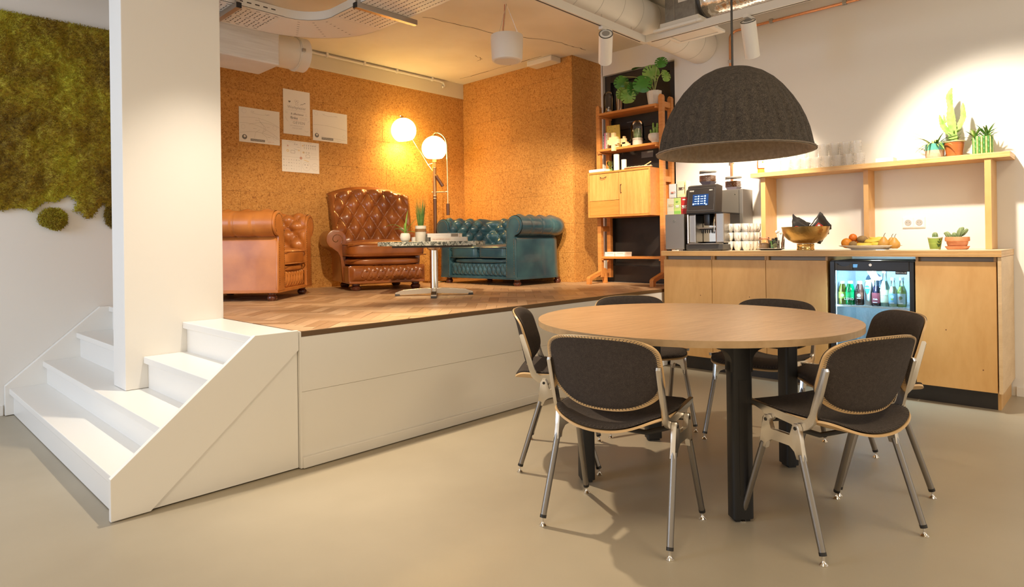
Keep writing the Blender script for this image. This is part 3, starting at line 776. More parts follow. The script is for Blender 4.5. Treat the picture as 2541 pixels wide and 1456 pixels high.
for lb_, a, b_ in (('plywood cupboard next to the stage, first in the row', 2.291, 2.712), ('plywood cupboard in the middle of the row of three', 1.871, 2.291),
                   ('plywood cupboard against the hinge side of the drinks fridge', 1.45, 1.871), ('wide grained plywood cupboard at the open end of the counter', .520, .931)):
    cupboard('birch ' + lb_, a, b_)
ep = thing('end_panel', 'pale birch side panel closing the end of the counter', 'panel', (4.618, .496, .114))
obj('panel', B(0, .593, 0, .018, 0, .798, .001), pale_ply, ep)

fr_ = thing('drinks_fridge', 'black glass door drinks fridge built in under the worktop', 'fridge', (4.63, .936, .118))
FW, FD, FH = .496, .50, .766
fi_m = mat('fridge_liner', (.62, .70, .74), .35, var=(.52, .62, .68), scale=90)
sb = bm_(); box(sb, .03, FD + .03, 0, .012, 0, FH); box(sb, .03, FD + .03, FW - .012, FW, 0, FH); box(sb, .03, FD + .03, .0125, FW - .0125, FH - .012, FH); box(sb, .03, FD + .03, .0125, FW - .0125, 0, .05); box(sb, FD + .018, FD + .03, .0125, FW - .0125, .0505, FH - .0125)
obj('cabinet', sb, black_paint, fr_)
ib = bm_(); box(ib, .032, FD, .0128, .022, .051, FH - .013); box(ib, .032, FD, FW - .022, FW - .0128, .051, FH - .013); box(ib, .032, FD, .0222, FW - .0222, FH - .023, FH - .013); box(ib, FD, FD + .017, .0222, FW - .0222, .051, FH - .013); box(ib, .032, FD, .0222, FW - .0222, .051, .056)
obj('liner', ib, fi_m, fr_)
WY0, WY1, WZ0, WZ1 = .026, .465, .06, .700          # glass opening
df = bm_()
box(df, 0, .028, 0, WY0, 0, FH - .004, .003); box(df, 0, .028, WY1, FW, 0, FH - .004, .003); box(df, 0, .028, WY0 + .0003, WY1 - .0003, WZ1, FH - .004, .003); box(df, 0, .028, WY0 + .0003, WY1 - .0003, 0, WZ0, .003)
dr = obj('door', df, black_plastic, fr_)
obj('door_glass', B(.012, .016, WY0, WY1, WZ0, WZ1), glass('door_glass', (.93, .97, 1), 1.4), dr)
hb = bm_(); box(hb, -.012, 0, .352, .366, .706, .748, .002); box(hb, -.012, 0, .444, .458, .706, .748, .002)
prism(hb, [(.366, .745)] + [(.366 + .078 * i / 10, .742 - .014 * sin(pi * i / 10)) for i in range(11)] + [(.444, .745), (.444, .706), (.366, .706)], 'x', -.010, -.001)
obj('handle', hb, dark_grey, dr)
obj('lock', xf(lathe(bm_(), [(0, .006), (.004, .006), (.005, .004), (.009, .004), (.0105, 0), (0, 0)], 20), T(0, .246, .740) @ RY(-pi / 2)), chrome, dr, True)
obj('temperature_display', prism(bm_(), [(.322, .744), (.350, .744), (.350, .722), (.326, .722)], 'x', -.002, 0), mat('display_blue', (.10, .30, .55), .3, emit=(.12, .36, .70), estr=.6), dr)
plate = obj('name_plate', B(.0105, .0118, .040, .105, .681, .702), black_plastic, dr)
text('plate_lettering', 'TEFCOLD', .0125, paper, face_mx(.0102, .076, .6915), plate)
obj('plate_emblem', B(.0098, .0104, .044, .049, .687, .697), paper, plate)
fan = bm_()
for i in range(6): lathe(fan, [(.012 + i * .0075, 0), (.0165 + i * .0075, 0), (.0165 + i * .0075, .004), (.012 + i * .0075, .004)], 32)
xf(fan, T(FD - .006, .35, .61) @ RY(pi / 2))
obj('fan_back', xf(lathe(bm_(), [(0, 0), (.055, 0), (.055, .0015), (0, .0015)], 32), T(FD - .0015, .35, .61) @ RY(pi / 2)), dark_grey, fr_)
obj('fan_grille', fan, mat('fan_grille_blue', (.10, .20, .30), .4), fr_)
shf = bm_()
SZ = .465                                               # wire shelf
box(shf, .05, .058, .024, FW - .024, SZ - .012, SZ - .002); box(shf, FD - .03, FD - .022, .024, FW - .024, SZ - .010, SZ - .002)
for i in range(30): box(shf, .05, FD - .024, .030 + i * (FW - .06) / 29 - .0016, .030 + i * (FW - .06) / 29 + .0016, SZ - .0022, SZ)
obj('wire_shelf', shf, ceramic, fr_)
led_m = mat('fridge_led', (1, 1, 1), .5, emit=(.62, .90, 1.0), estr=22)
obj('led_strip', B(.036, .046, FW - .0265, FW - .0225, .09, FH - .03), led_m, fr_)
l_ = bpy.data.lights.new('fridge_lamp', 'AREA'); l_.energy = 15; l_.color = (.55, .84, 1.0); l_.shape = 'RECTANGLE'; l_.size = .42; l_.size_y = .05
lo_ = bpy.data.objects.new('fridge_lamp', l_); COL.objects.link(lo_); lo_.location = (4.70, 1.184, .118 + FH - .03); lo_.rotation_euler = (0, R(-14), R(90)); lo_.rotation_euler = (V((4.9, 1.184, .5)) - lo_.location).to_track_quat('-Z', 'X').to_euler()
# drinks: body profile, liquid colour, label
def drink(label, y, x, kind, liq, lab_c, cap_c, h, r=.027):
    b = thing('bottle', label, 'bottle', (x, y, .118 + SZ), 0, 'drinks on the top shelf of the fridge')
    if kind == 'juice': P = [(0, 0), (.9, 0), (1, .03), (1, .52), (.96, .60), (.78, .72), (.56, .82), (.50, .86), (.50, .90)]
    elif kind == 'coco': P = [(0, 0), (.86, 0), (.92, .04), (.80, .36), (.92, .60), (.98, .70), (.86, .84), (.60, .92)]
    else: P = [(0, 0), (.92, 0), (1, .02), (1, .48), (.9, .56), (.55, .68), (.42, .74), (.36, .95), (.42, .955), (.42, .97)]
    P = [(p * r, q * h) for p, q in P]
    fill = .70 if kind == 'soda' else .88
    lm = mat('liquid_%d%d%d' % tuple(int(c * 99) for c in liq), liq, .12, coat=.5)
    def part_of(P, z0, z1, k=1.):
        out = []
        for (r0, a), (r1, c) in zip(P, P[1:]):
            for (rr, zz) in ((r0, a), (r1, c)):
                if z0 <= zz <= z1 and (not out or out[-1] != (rr * k, zz)): out.append((rr * k, zz))
            if a < z1 < c: out.append(((r0 + (r1 - r0) * (z1 - a) / (c - a)) * k, z1)); break
        return out
    lq = part_of(P, 0, fill * h, .96); obj('drink', lathe(bm_(), lq + [(0, lq[-1][1])], 20), lm, b, True)
    obj('glass_wall', lathe(bm_(), P + [(0, P[-1][1])], 20), clear, b, True)
    zt = P[-1][1]; cr_ = P[-1][0] * 1.12
    obj('cap', lathe(bm_(), [(cr_, zt - .012), (cr_, zt + .004), (cr_ * .85, zt + .006), (0, zt + .006)], 18), mat('cap_%d%d' % (int(cap_c[0] * 99), int(cap_c[2] * 99)), cap_c, .4), b, True)
    if lab_c:
        z0, z1 = (.24 * h, .50 * h) if kind == 'juice' else (.10 * h, .46 * h)
        rad = r * 1.012 if kind != 'coco' else r * .99
        bm = bm_(); n = 12; A = [(rad * cos(R(180 + t)), rad * sin(R(180 + t))) for t in [-62 + 124 * i / n for i in range(n + 1)]]
        for (xa, ya), (xb, yb) in zip(A, A[1:]): bm.faces.new([bm.verts.new(p) for p in ((xa, ya, z0), (xb, yb, z0), (xb, yb, z1), (xa, ya, z1))])
        lo = obj('label', bm, mat('label_%d%d%d' % tuple(int(c * 99) for c in lab_c), lab_c, .55), b, True)
        return b, lo, z0, z1, rad
    return b, None, 0, 0, r
YG, GW, BRN = (.42, .50, .05), (.0, .42, .13), (.14, .055, .03)
D0 = []
def wr_(lo, s, size, z, col=paper, rad=.0275, bold=0.): text('lettering', s, size, col, face_mx(-rad - .0008, 0, z), lo, .0002, bold=bold)
b, lo, *_ = drink('yellow green juice bottle with a pale drop on its label, nearest the handle', 1.382, 4.73, 'juice', (.36, .38, .05), (.45, .58, .10), (.75, .78, .78), .170, .025)
dp = lathe(bm_(), [(0, 0), (.010, 0), (0, .0004)], 16); obj('drop_mark', xf(dp, T(-.0262, -.006, .063) @ RY(-pi / 2)), mat('pale_blue', (.55, .68, .75), .5), lo)
b, lo, *_ = drink('bright green bottle with white LEMO lettering', 1.332, 4.725, 'juice', (.0, .46, .13), (.0, .50, .14), (.75, .78, .78), .172, .029)
wr_(lo, 'LEMO', .0235, .040, paper, .0295, .0006)
b, lo, *_ = drink('brown tea bottle with a pale drop on the label', 1.275, 4.73, 'juice', (.12, .05, .035), (.19, .075, .045), (.75, .78, .78), .172, .027)
dp = lathe(bm_(), [(0, 0), (.0115, 0), (0, .0004)], 16); obj('drop_mark', xf(dp, T(-.0283, -.002, .066) @ RY(-pi / 2)), mat('pale_blue', (.55, .68, .75), .5), lo)
obj('text_print', B(-.0285, -.0275, -.013, .011, .044, .049), paper, lo)
b, lo, *_ = drink('white waisted plastic bottle with a yellow cap and a green shield', 1.221, 4.73, 'coco', (.74, .78, .76), None, (.75, .68, .10), .178, .027)
sh_ = prism(bm_(), [(-.016, .115), (-.012, .130), (0, .138), (.012, .130), (.016, .115), (.010, .088), (0, .075), (-.010, .088)], 'x', -.0285, -.026); so_ = obj('shield_print', sh_, mat('shield_green', (.03, .22, .12), .4), b)
wr_(so_, 'coco', .0135, .119, paper, .0286, .0005); text('lettering', 'OK', .011, mat('shield_green', (0, 0, 0)), face_mx(-.0262, 0, .032), so_, .0002)
b, lo, *_ = drink('dark cola bottle with a dark red label', 1.172, 4.72, 'soda', (.015, .012, .03), (.24, .045, .06), (.70, .78, .80), .190, .0275)
wr_(lo, 'Cola', .014, .046, paper, .0275, .0006); obj('label_band', B(-.0292, -.0284, -.013, .013, .022, .028), paper, lo)
b, lo, *_ = drink('tallest bottle, cloudy pale blue with a cream label', 1.124, 4.73, 'soda', (.40, .62, .55), (.58, .60, .40), (.62, .76, .86), .240, .0285)
wr_(lo, 'GINGER BEER', .0085, .072, ink, .0292)
b, lo, *_ = drink('pale lemonade bottle with a blue picture label showing a lime', 1.076, 4.73, 'soda', (.50, .62, .42), (.22, .42, .56), (.75, .80, .80), .190, .0275)
for rr_, z_, cc in ((.011, .066, (.50, .66, .78)), (.006, .050, (.42, .62, .08))): obj('picture', xf(lathe(bm_(), [(0, 0), (rr_, 0), (0, .0003)], 16), T(-.0284, 0, z_) @ RY(-pi / 2)), mat('pic_%d' % int(rr_ * 1e4), cc, .5), lo)
obj('label_band', B(-.0290, -.0283, -.012, .012, .022, .028), paper, lo)
b, lo, *_ = drink('green lemonade bottle with a light picture label at the hinge side', 1.028, 4.735, 'soda', (.36, .48, .12), (.42, .52, .52), (.75, .80, .80), .190, .0275)
obj('picture', xf(lathe(bm_(), [(0, 0), (.011, 0), (0, .0003)], 16), T(-.0284, 0, .06) @ RY(-pi / 2)), mat('pic_olive', (.17, .26, .12), .5), lo); obj('picture', B(-.0288, -.0283, .003, .008, .045, .07), ink_red, lo); obj('label_band', B(-.0290, -.0283, -.012, .012, .022, .028), paper, lo)
drink('white plastic bottle with a yellow cap standing behind the front one', 1.214, 4.80, 'coco', (.74, .78, .76), None, (.75, .68, .10), .178, .027)
drink('dark bottle standing in the second row behind the cola', 1.165, 4.79, 'soda', (.02, .05, .10), None, (.70, .78, .80), .19, .0275)
drink('green bottle standing in the second row behind the last lemonade', 1.040, 4.80, 'soda', (.20, .42, .16), None, (.70, .78, .80), .19, .0275)

# ---------------------------------------------------------------- on the worktop
def pos(name, label, cat, x, y, z=WZ, rz=0., group=None): return thing(name, label, cat, (x, y, z), rz, group)
mc = pos('milk_cooler', 'narrow grey metal milk cooler beside the coffee machine', 'cooler', 4.68, 2.545)
obj('body', B(0, .34, 0, .170, .012, .300, .004), steel, mc)
fm = mat('cooler_front', (.32, .295, .265), .3, .7)
obj('front_door', B(-.012, 0, .001, .169, .013, .299, .003), fm, mc)
obj('emblem', xf(lathe(bm_(), [(0, .002), (.010, .002), (.011, 0), (0, 0)], 20), T(-.012, .087, .245) @ RY(-pi / 2)), chrome, mc)
for x, y in ((.03, .02), (.03, .15), (.3, .02), (.3, .15)): obj('foot', lathe(bm_(), [(0, 0), (.011, 0), (.011, .012), (0, .012)], 10, (x, y)), black_plastic, mc)
tr_ = pos('drip_cloth', 'folded white cloth lying at the foot of the milk cooler', 'cloth', 4.622, 2.60)
obj('cloth', B(0, .025, -.02, .03, .0005, .008, .003), paper, tr_)

cm_ = pos('coffee_machine', 'black and chrome coffee machine with a lit touch screen and bean hopper', 'coffee machine', 4.665, 2.205)
obj('base', B(-.02, .36, 0, .312, .006, .052, .006), dark_grey, cm_)
obj('drip_tray', B(-.03, .06, .03, .285, .052, .060, .003), chrome, cm_)
hs = bm_(); box(hs, .13, .30, .004, .308, .0525, .290, .004); obj('housing', hs, black_plastic, cm_)
obj('side_column', B(.0, .13, .235, .308, .0605, .290, .008), steel, cm_)
obj('side_column', B(.01, .13, .004, .075, .0605, .300, .010), steel, cm_)
obj('inner_panel', B(.122, .1295, .08, .232, .07, .22, .002), chrome, cm_)
obj('chrome_post', lathe(bm_(), [(0, .06), (.007, .06), (.007, .29), (0, .29)], 14, (-.012, .296)), chrome, cm_, True)
hd = bm_(); box(hd, -.01, .30, .002, .31, .2905, .300, .003); obj('shelf_plate', hd, black_plastic, cm_)
upm = bm_(); prism(upm, [(-.014, .3005), (.11, .3005), (.13, .515), (.045, .525), (.022, .515)], 'y', .066, .310, .004); up_o = obj('display_housing', upm, black_paint, cm_)
slope = math.atan2(.036, .2145)
Ms = T(-.0135, .188, .3005) @ RY(slope) @ Matrix(((0, 0, -1, 0), (-1, 0, 0, 0), (0, 1, 0, 0), (0, 0, 0, 1)))   # panel plane: x along -Y, y up
def plate_on(bm, x0, x1, y0, y1, t0, t1): return xf(bm, Ms, box(bm, x0, x1, y0, y1, t0, t1) and len(bm.verts) - 8)
fr2 = bm_()
for a in ((-.112, .112, .196, .1985), (-.112, .112, .018, .0205), (-.112, -.1095, .0206, .1958), (.1095, .112, .0206, .1958)): plate_on(fr2, *a, .0008, .0022)
obj('trim_frame', fr2, steel, up_o)
scr = mat('touch_screen', (.004, .012, .04), .2, emit=(.02, .07, .22), estr=.8); ui = mat('screen_icons', (.4, .6, .8), .4, emit=(.45, .68, 1.0), estr=1.6)
so = obj('touch_screen', plate_on(bm_(), -.072, .062, .060, .150, .001, .0025), scr, up_o)
ic = bm_()
for i in range(4):
    y = .134 - i * .0195
    plate_on(ic, -.055, -.034, y - .003, y + .001, .0026, .0032); plate_on(ic, -.004, .020, y - .003, y + .003 - .002, .0026, .0032)
    for x in (-.021, .034):
        st_ = len(ic.verts); lathe(ic, [(0, .0026), (.0065, .0026), (0, .0034)], 12, (x, y)); xf(ic, Ms, st_)
st_ = len(ic.verts); lathe(ic, [(.004, .0026), (.006, .0026), (.006, .0034), (.004, .0034)], 12, (.048, .066)); xf(ic, Ms, st_)
plate_on(ic, -.068, -.058, .066, .078, .0026, .0032)
obj('screen_icons', ic, ui, so)
text('maker_mark', 'WMF', .017, paper, Ms @ T(-.084, .178, .001), up_o); text('model_mark', '1500 S', .011, paper, Ms @ T(.078, .180, .001), up_o)
sp_ = bm_(); box(sp_, .02, .11, .125, .175, .20, .29, .006); box(sp_, .0, .06, .095, .205, .165, .185, .004)
for y in (.110, .128, .146, .164, .182, .195): lathe(sp_, [(.005, .165), (.006, .15), (.003, .138), (0, .138)], 8, (.025, y))
obj('spout', sp_, black_plastic, cm_, True, 35)
obj('spout_bar', tube(bm_(), [(-.005, .09, .18), (-.005, .212, .18)], .0055, 10), chrome, cm_, True)
obj('steam_wand', tube(bm_(), [(.04, .09, .29), (.02, .088, .22), (.012, .086, .15)], .006, 10), chrome, cm_, True)
def hopper(parent, x, y, z, w):
    # square funnel, clear bin with beans, grey lid
    bs = bm_()
    def frus(bm, z0, z1, w0, w1):
        q = [[bm.verts.new((x + sx * ww / 2, y + sy * ww / 2, zz)) for sx, sy in ((-1, -1), (1, -1), (1, 1), (-1, 1))] for zz, ww in ((z0, w0), (z1, w1))]
        for k in range(4): bm.faces.new((q[0][k], q[0][(k + 1) % 4], q[1][(k + 1) % 4], q[1][k]))
        bm.faces.new(q[0][::-1]); bm.faces.new(q[1]); return bm
    obj('hopper_base', frus(bs, z, z + .024, w * .72, w), mat('hopper_violet', (.19, .17, .22), .35), parent)
    obj('bean_bin', B(x - w / 2, x + w / 2, y - w / 2, y + w / 2, z + .0245, z + .098), clear, parent)
    bn = bm_(); g = random.Random(z)
    for i in range(9):
        for j in range(9):
            for k in range(5):
                if 0 < i < 8 and 0 < j < 8 and k < 4: continue
                sphere(bn, (x + (i - 4) * w / 9.6 + g.uniform(-.002, .002), y + (j - 4) * w / 9.6 + g.uniform(-.002, .002), z + .031 + k * .0095), .0068, 6, 4, (1, .8, .7))
    obj('beans', bn, mat('coffee_beans', (.46, .19, .065), .45, var=(.66, .32, .13), scale=60), parent, True, kind='stuff')
    obj('lid', lathe(bm_(), [(0, z + .098), (w * .66, z + .098), (w * .68, z + .103), (w * .66, z + .110), (0, z + .112)], 32, (x, y)), mat('lid_grey', (.23, .22, .21), .4), parent, True, 40)
hopper(cm_, .082, .165, .5265, .098)
gb = pos('powder_dispenser', 'grey metal dispenser box with a bean hopper behind the coffee machine', 'dispenser', 5.00, 2.198)
obj('body', B(0, .19, 0, .196, .004, .496, .003), fm, gb)
obj('front_seam', B(-.0008, .0002, .030, .033, .01, .49), black_plastic, gb)
obj('key_lock', xf(lathe(bm_(), [(0, .002), (.004, .002), (.004, 0), (0, 0)], 12), T(0, .065, .455) @ RY(-pi / 2)), chrome, gb)
hopper(gb, .085, .115, .497, .098)

# boxes of tea on the milk cooler
def teabox(label, y0, y1, z, h, base, band, mark):
    t = pos('tea_box', label, 'box', 4.70, y0, z, 0, 'tea boxes stacked on the milk cooler')
    w = y1 - y0
    obj('carton', B(0, .07, 0, w, 0, h, .0012), mat('carton_%d%d%d' % tuple(int(c * 99) for c in base), base, .6), t)
    obj('printed_band', B(-.0006, .0, .002, w - .002, .004, h * .2), mat('band_%d%d%d' % tuple(int(c * 99) for c in band), band, .6), t)
    return t, w
def cup_print(t, y, z, r, m_, rim):
    a = [(y + r * cos(R(d)), z + r * .9 * sin(R(d))) for d in range(180, 361, 15)]
    obj('cup_print', prism(bm_(), a, 'x', -.0012, -.0004), m_, t)
    obj('saucer_print', prism(bm_(), [(y - r * 1.3, z - r * .92), (y + r * 1.3, z - r * .92), (y + r * .8, z - r * 1.15), (y - r * .8, z - r * 1.15)], 'x', -.0012, -.0004), rim, t)
    ha = [V((-.0008, y - r * .95 - .006 + .008 * cos(R(d)), z - r * .35 + .007 * sin(R(d)))) for d in range(90, 271, 30)]; obj('handle_print', tube(bm_(), ha, .0014, 5), m_, t)
tan_ = mat('print_tan', (.62, .50, .30), .6); ink_b = mat('print_dark', (.10, .06, .04), .6); red_ = mat('print_red', (.45, .04, .03), .6); gr_ = mat('print_green', (.16, .42, .08), .6)
Z0 = WZ + .3005
t, w = teabox('cream tea box with a faint cup picture, lower row beside the bookcase post', 2.652, 2.714, Z0, .133, (.72, .68, .52), (.62, .62, .52), 0); cup_print(t, w / 2, .085, .018, tan_, tan_)
t, w = teabox('light green tea box with leaf sprig and white cup in the lower row', 2.588, 2.650, Z0, .133, (.52, .68, .20), (.25, .55, .10), 0); cup_print(t, w / 2, .075, .018, paper, paper)
for s_, an in ((1, 40), (-1, 130), (1, 85)):
    lf = [(0, 0), (.004, .008), (0, .018), (-.004, .008)]; q = [(w / 2 + .002 + x * cos(R(an - 90)) - y_ * sin(R(an - 90)), .095 + x * sin(R(an - 90)) + y_ * cos(R(an - 90))) for x, y_ in lf]
    obj('leaf_print', prism(bm_(), q, 'x', -.0012, -.0004), gr_, t)
t, w = teabox('red tea box with a big white cup in the lower row', 2.530, 2.586, Z0, .135, (.52, .03, .025), (.40, .02, .02), 0); cup_print(t, w / 2, .07, .021, paper, paper); obj('band_print', B(-.0008, 0, .014, w - .014, .112, .122), paper, t)
t, w = teabox('white tea box with a red cup picture in the upper row', 2.632, 2.694, Z0 + .136, .115, (.74, .74, .74), (.72, .70, .70), 0); cup_print(t, w / 2, .050, .014, ink_red, ink_b)
t, w = teabox('cream tea box with a dark cup and a yellow stripe on top of the stack', 2.535, 2.620, Z0 + .136, .135, (.72, .66, .48), (.72, .68, .40), 0); cup_print(t, .052, .082, .019, ink_b, ink_b); obj('stripe_print', B(-.0008, .0, .010, .018, .02, .12), ink_yel, t); obj('stripe_print', B(-.0010, -.0004, .012, .016, .03, .10), ink_b, t)

# stacked cups
cupP = [(0, .004), (.016, .004), (.017, 0), (.019, 0), (.0195, .005), (.026, .016), (.030, .032), (.0315, .052), (.0322, .072), (.0310, .072), (.0300, .050), (.0285, .032), (.0245, .018), (.015, .010), (0, .009)]
cup0 = None
for i in range(3):
    for j in range(4):
        for k in range(3):
            y, x, z = 2.090 + .066 * i, 4.80 + .068 * j, WZ + .0005 + k * .0685
            loc = (x + .002 * ((i * 7 + j * 3 + k) % 3 - 1), y + .002 * ((i + j * 5 + k * 2) % 3 - 1), z)
            if cup0 is None:
                cup0 = thing('coffee_cup', 'white china cup in the stacks of three beside the coffee machine', 'cup', loc, R(-150), 'white cups stacked on the worktop')
                obj('bowl', lathe(bm_(), cupP, 28), ceramic, cup0, True, 50)
                obj('handle', tube(bm_(), [(.029, 0, .060), (.043, 0, .060), (.050, 0, .050), (.047, 0, .036), (.036, 0, .026), (.0275, 0, .026)], .0032, 8), ceramic, cup0, True)
                c_ = cup0
            else: c_ = dup(cup0, loc, R(-150 + 6 * ((i * 5 + j * 3 + k * 7) % 5 - 2)))
            c_['label'] = 'white cup, %s of the %s stack in the %s row beside the coffee machine' % (('bottom', 'middle', 'top')[k], ('third', 'second', 'first')[i], ('front', 'second', 'third', 'rearmost')[j])

# tray with jars
ty = pos('tray', 'thin dark round tray with a pale rim holding sugar and stirrers', 'tray', 4.86, 1.922)
obj('plate', lathe(bm_(), [(0, .002), (.066, .002), (.068, 0), (.072, .001), (.098, .012), (.0985, .014), (.096, .0145), (.070, .006), (0, .006)], 36), dark_grey, ty, True, 40)
obj('rim', lathe(bm_(), [(.097, .0125), (.0995, .0145), (.0965, .0155), (.095, .0142)], 36), stone_w, ty, True)
jr = pos('sugar_jar', 'clip top glass jar of brown sugar with a copper red seal on the tray', 'jar', 4.845, 1.965, WZ + .0065)
obj('glass_wall', lathe(bm_(), [(0, 0), (.036, 0), (.038, .004), (.038, .066), (.034, .072), (.034, .078), (0, .078)], 24), clear, jr, True, 40)
obj('sugar', lathe(bm_(), [(0, .003), (.035, .003), (.036, .006), (.036, .04), (.02, .05), (0, .052)], 20), mat('brown_sugar', (.60, .40, .23), .9), jr, True)
obj('seal', lathe(bm_(), [(.036, .076), (.0395, .078), (.0395, .083), (.036, .085), (0, .085)], 24), mat('seal_red', (.50, .17, .08), .5), jr, True, 40)
obj('lid', lathe(bm_(), [(.037, .0852), (.037, .092), (.03, .096), (0, .097)], 24), clear, jr, True, 40)
wc = bm_(); tube(wc, [(-.039, 0, .06), (-.046, 0, .072), (-.044, 0, .088), (-.037, .012, .092)], .0015, 6); tube(wc, [(-.039, .02, .062), (-.046, .012, .075), (-.042, .004, .066)], .0015, 6); obj('wire_clip', wc, chrome, jr, True)
sj = pos('sachet_jar', 'glass jar filled with dark and green tea sachets on the tray', 'jar', 4.835, 1.885, WZ + .0065)
obj('glass_wall', lathe(bm_(), [(0, 0), (.036, 0), (.037, .003), (.037, .07), (.035, .07)], 24), clear, sj, True, 40)
g = random.Random(4)
for k, (cc, n_) in enumerate((((.02, .018, .014), 7), ((.10, .22, .06), 4), ((.40, .44, .20), 4))):
    for i in range(n_):
        M = T(g.uniform(-.017, .017), g.uniform(-.017, .017), .010 + g.uniform(0, .062)) @ RZ(g.uniform(0, 3)) @ RX(g.uniform(-.6, .6))
        obj('sachet', box(bm_(), -.0025, .0025, -.014, .014, -.008, .022, .001, M), mat('sachet_%d' % k, cc, .4), sj)
sg_ = pos('stirrer_glass', 'small glass with white spoons and paper sticks at the back of the tray', 'glass', 4.895, 1.862, WZ + .0065)
obj('glass_wall', lathe(bm_(), [(0, 0), (.026, 0), (.031, .085), (.029, .085)], 22), clear, sg_, True, 40)
for i in range(5):
    a = i * 1.3; p, q = V((.012 * cos(a), .012 * sin(a), .004)), V((.028 * cos(a + .3), .028 * sin(a + .3), .118 + .006 * (i % 3)))
    if i < 3: s_ = obj('spoon', tube(bm_(), [p, q], .0022, 6), ceramic, sg_, True); sphere_b = sphere(bm_(), q + V((0, 0, .008)), .011, 10, 6, (.6, 1, 1.2)); obj('spoon_bowl', sphere_b, ceramic, s_, True)
    else: obj('stick', box(bm_(), -.004, .004, -.0015, .0015, 0, .135, 0, Matrix.Translation(p) @ (q - p).to_track_quat('Z', 'Y').to_matrix().to_4x4()), mat('stick_brown', (.25, .14, .08), .6), sg_)

# hammered brass bowl with coffee bags
bw = pos('footed_bowl', 'large hammered brass bowl on a ribbed foot', 'bowl', 4.885, 1.676)
obj('bowl', lathe(bm_(), [(0, .048), (.05, .048), (.085, .056), (.118, .075), (.142, .102), (.157, .135), (.164, .172), (.1655, .172), (.160, .172), (.152, .135), (.137, .105), (.112, .080), (.08, .061), (0, .055)], 48), brass, bw, True, 60)
obj('foot', lathe(bm_(), [(0, 0), (.060, 0), (.061, .003), (.061, .010), (.0585, .013), (.0585, .036), (.061, .039), (.058, .047), (0, .047)], 40, rib=lambda a, z: 1 + .012 * cos(a * 18)), mat('polished_brass', (.72, .50, .20), .18, 1.), bw, True, 60)
def bag(label, M, seed, lab):
    t = pos('coffee_bag', label, 'bag', 4.885, 1.676)
    g = random.Random(seed); n = 12
    def fn(u, v):
        a = 2 * pi * u; w, d = .062 * (1 - .10 * v + .14 * v ** 4), .042 * (1 - v ** 3) + .0015
        x, y = d * (abs(sin(a)) ** .7) * (1 if sin(a) > 0 else -1), w * (abs(cos(a)) ** .6) * (1 if cos(a) > 0 else -1)
        k = noise.noise(V((x * 22 + seed, y * 22, v * 5))) * .011 + noise.noise(V((x * 60 + seed, y * 60, v * 14))) * .004
        return V((x + k, y + k, v * (.150 + .022 * y / .06 + .012 * noise.noise(V((y * 40, seed, 0))))))
    bm = grid(bm_(), fn, 32, 16); bmesh.ops.remove_doubles(bm, verts=bm.verts, dist=.0003)
    obj('bag_body', xf(bm, M), mat('matt_black_foil', (.028, .024, .022), .32, bump=.4, bscale=30), t, True, 60)
    lo = obj('label', box(bm_(), -.0475, -.0415, -.034, .034, .058, .098, .002, M), mat('label_red', (.55, .035, .02), .5), t)
    pr = bm_(); box(pr, -.0482, -.0474, .012, .026, .076, .090, 0, M); box(pr, -.0482, -.0474, -.028, .004, .064, .070, 0, M); box(pr, -.0482, -.0474, -.02, .0, .078, .092, 0, M); obj('label_print', pr, paper, lo)
bag('crumpled black coffee bag with a red label at the front of the brass bowl', T(-.02, .045, .085) @ RZ(R(18)) @ RX(R(10)) @ RY(R(-10)), 1, 1)
bag('black coffee bag leaning out of the brass bowl towards the wall', T(.02, -.035, .09) @ RZ(R(24)) @ RX(R(40)) @ RY(R(6)) @ Matrix.Scale(1.12, 4), 5, 1)

# fruit plate
fp = pos('fruit_plate', 'long white oval plate of fruit', 'plate', 4.85, 1.241)
obj('plate', xf(lathe(bm_(), [(0, .006), (.105, .006), (.108, .002), (.115, .002), (.118, .008), (.190, .027), (.197, .0315), (.195, .0325), (.115, .0135), (0, .0125)], 44), Matrix.Diagonal((.55, 1, 1, 1))), stone_w, fp, True, 40)
def fruit(label, cat, px, r, dx, dz, mt_, sq=(1, 1, 1), name=None):
    y = 1.439 - (px - 2081) / 159 * .396; t = pos(name or cat, label, cat, 4.85 + dx, y, WZ + .0135 + dz, 0, 'fruit on the oval plate')
    obj('skin', sphere(bm_(), (0, 0, r * sq[2]), r, 18, 12, sq), mt_, t, True)
    obj('stalk_end', lathe(bm_(), [(0, 2 * r * sq[2] + .001), (.003, 2 * r * sq[2] - .001), (.003, 2 * r * sq[2] - .003)], 8), mat('stalk_brown', (.10, .06, .03), .8), t)
    return t
org = mat('orange_peel', (.75, .27, .02), .45, bump=.3, bscale=140); tang = mat('tangerine_peel', (.72, .17, .012), .45, bump=.3, bscale=140)
kiwi = mat('kiwi_skin', (.24, .145, .055), .85, var=(.30, .19, .08), scale=60); pear_m = mat('pear_skin', (.52, .28, .05), .5, var=(.44, .22, .05), scale=30)
bana = mat('banana_skin', (.72, .53, .07), .5, var=(.66, .46, .07), scale=14)
fruit('large orange at the front of the plate', 'orange', 2106, .035, -.035, 0, org); fruit('orange half hidden behind the kiwis', 'orange', 2130, .030, .035, .004, org)
fruit('small red orange tangerine resting on top of the oranges', 'tangerine', 2118, .027, .005, .046, tang)
fruit('kiwi at the front between orange and banana', 'kiwi', 2124.5, .026, -.05, 0, kiwi, (1, 1.05, .95)); fruit('kiwi lying higher behind the front fruit', 'kiwi', 2141.5, .029, .01, .034, kiwi, (1, 1.2, .9))
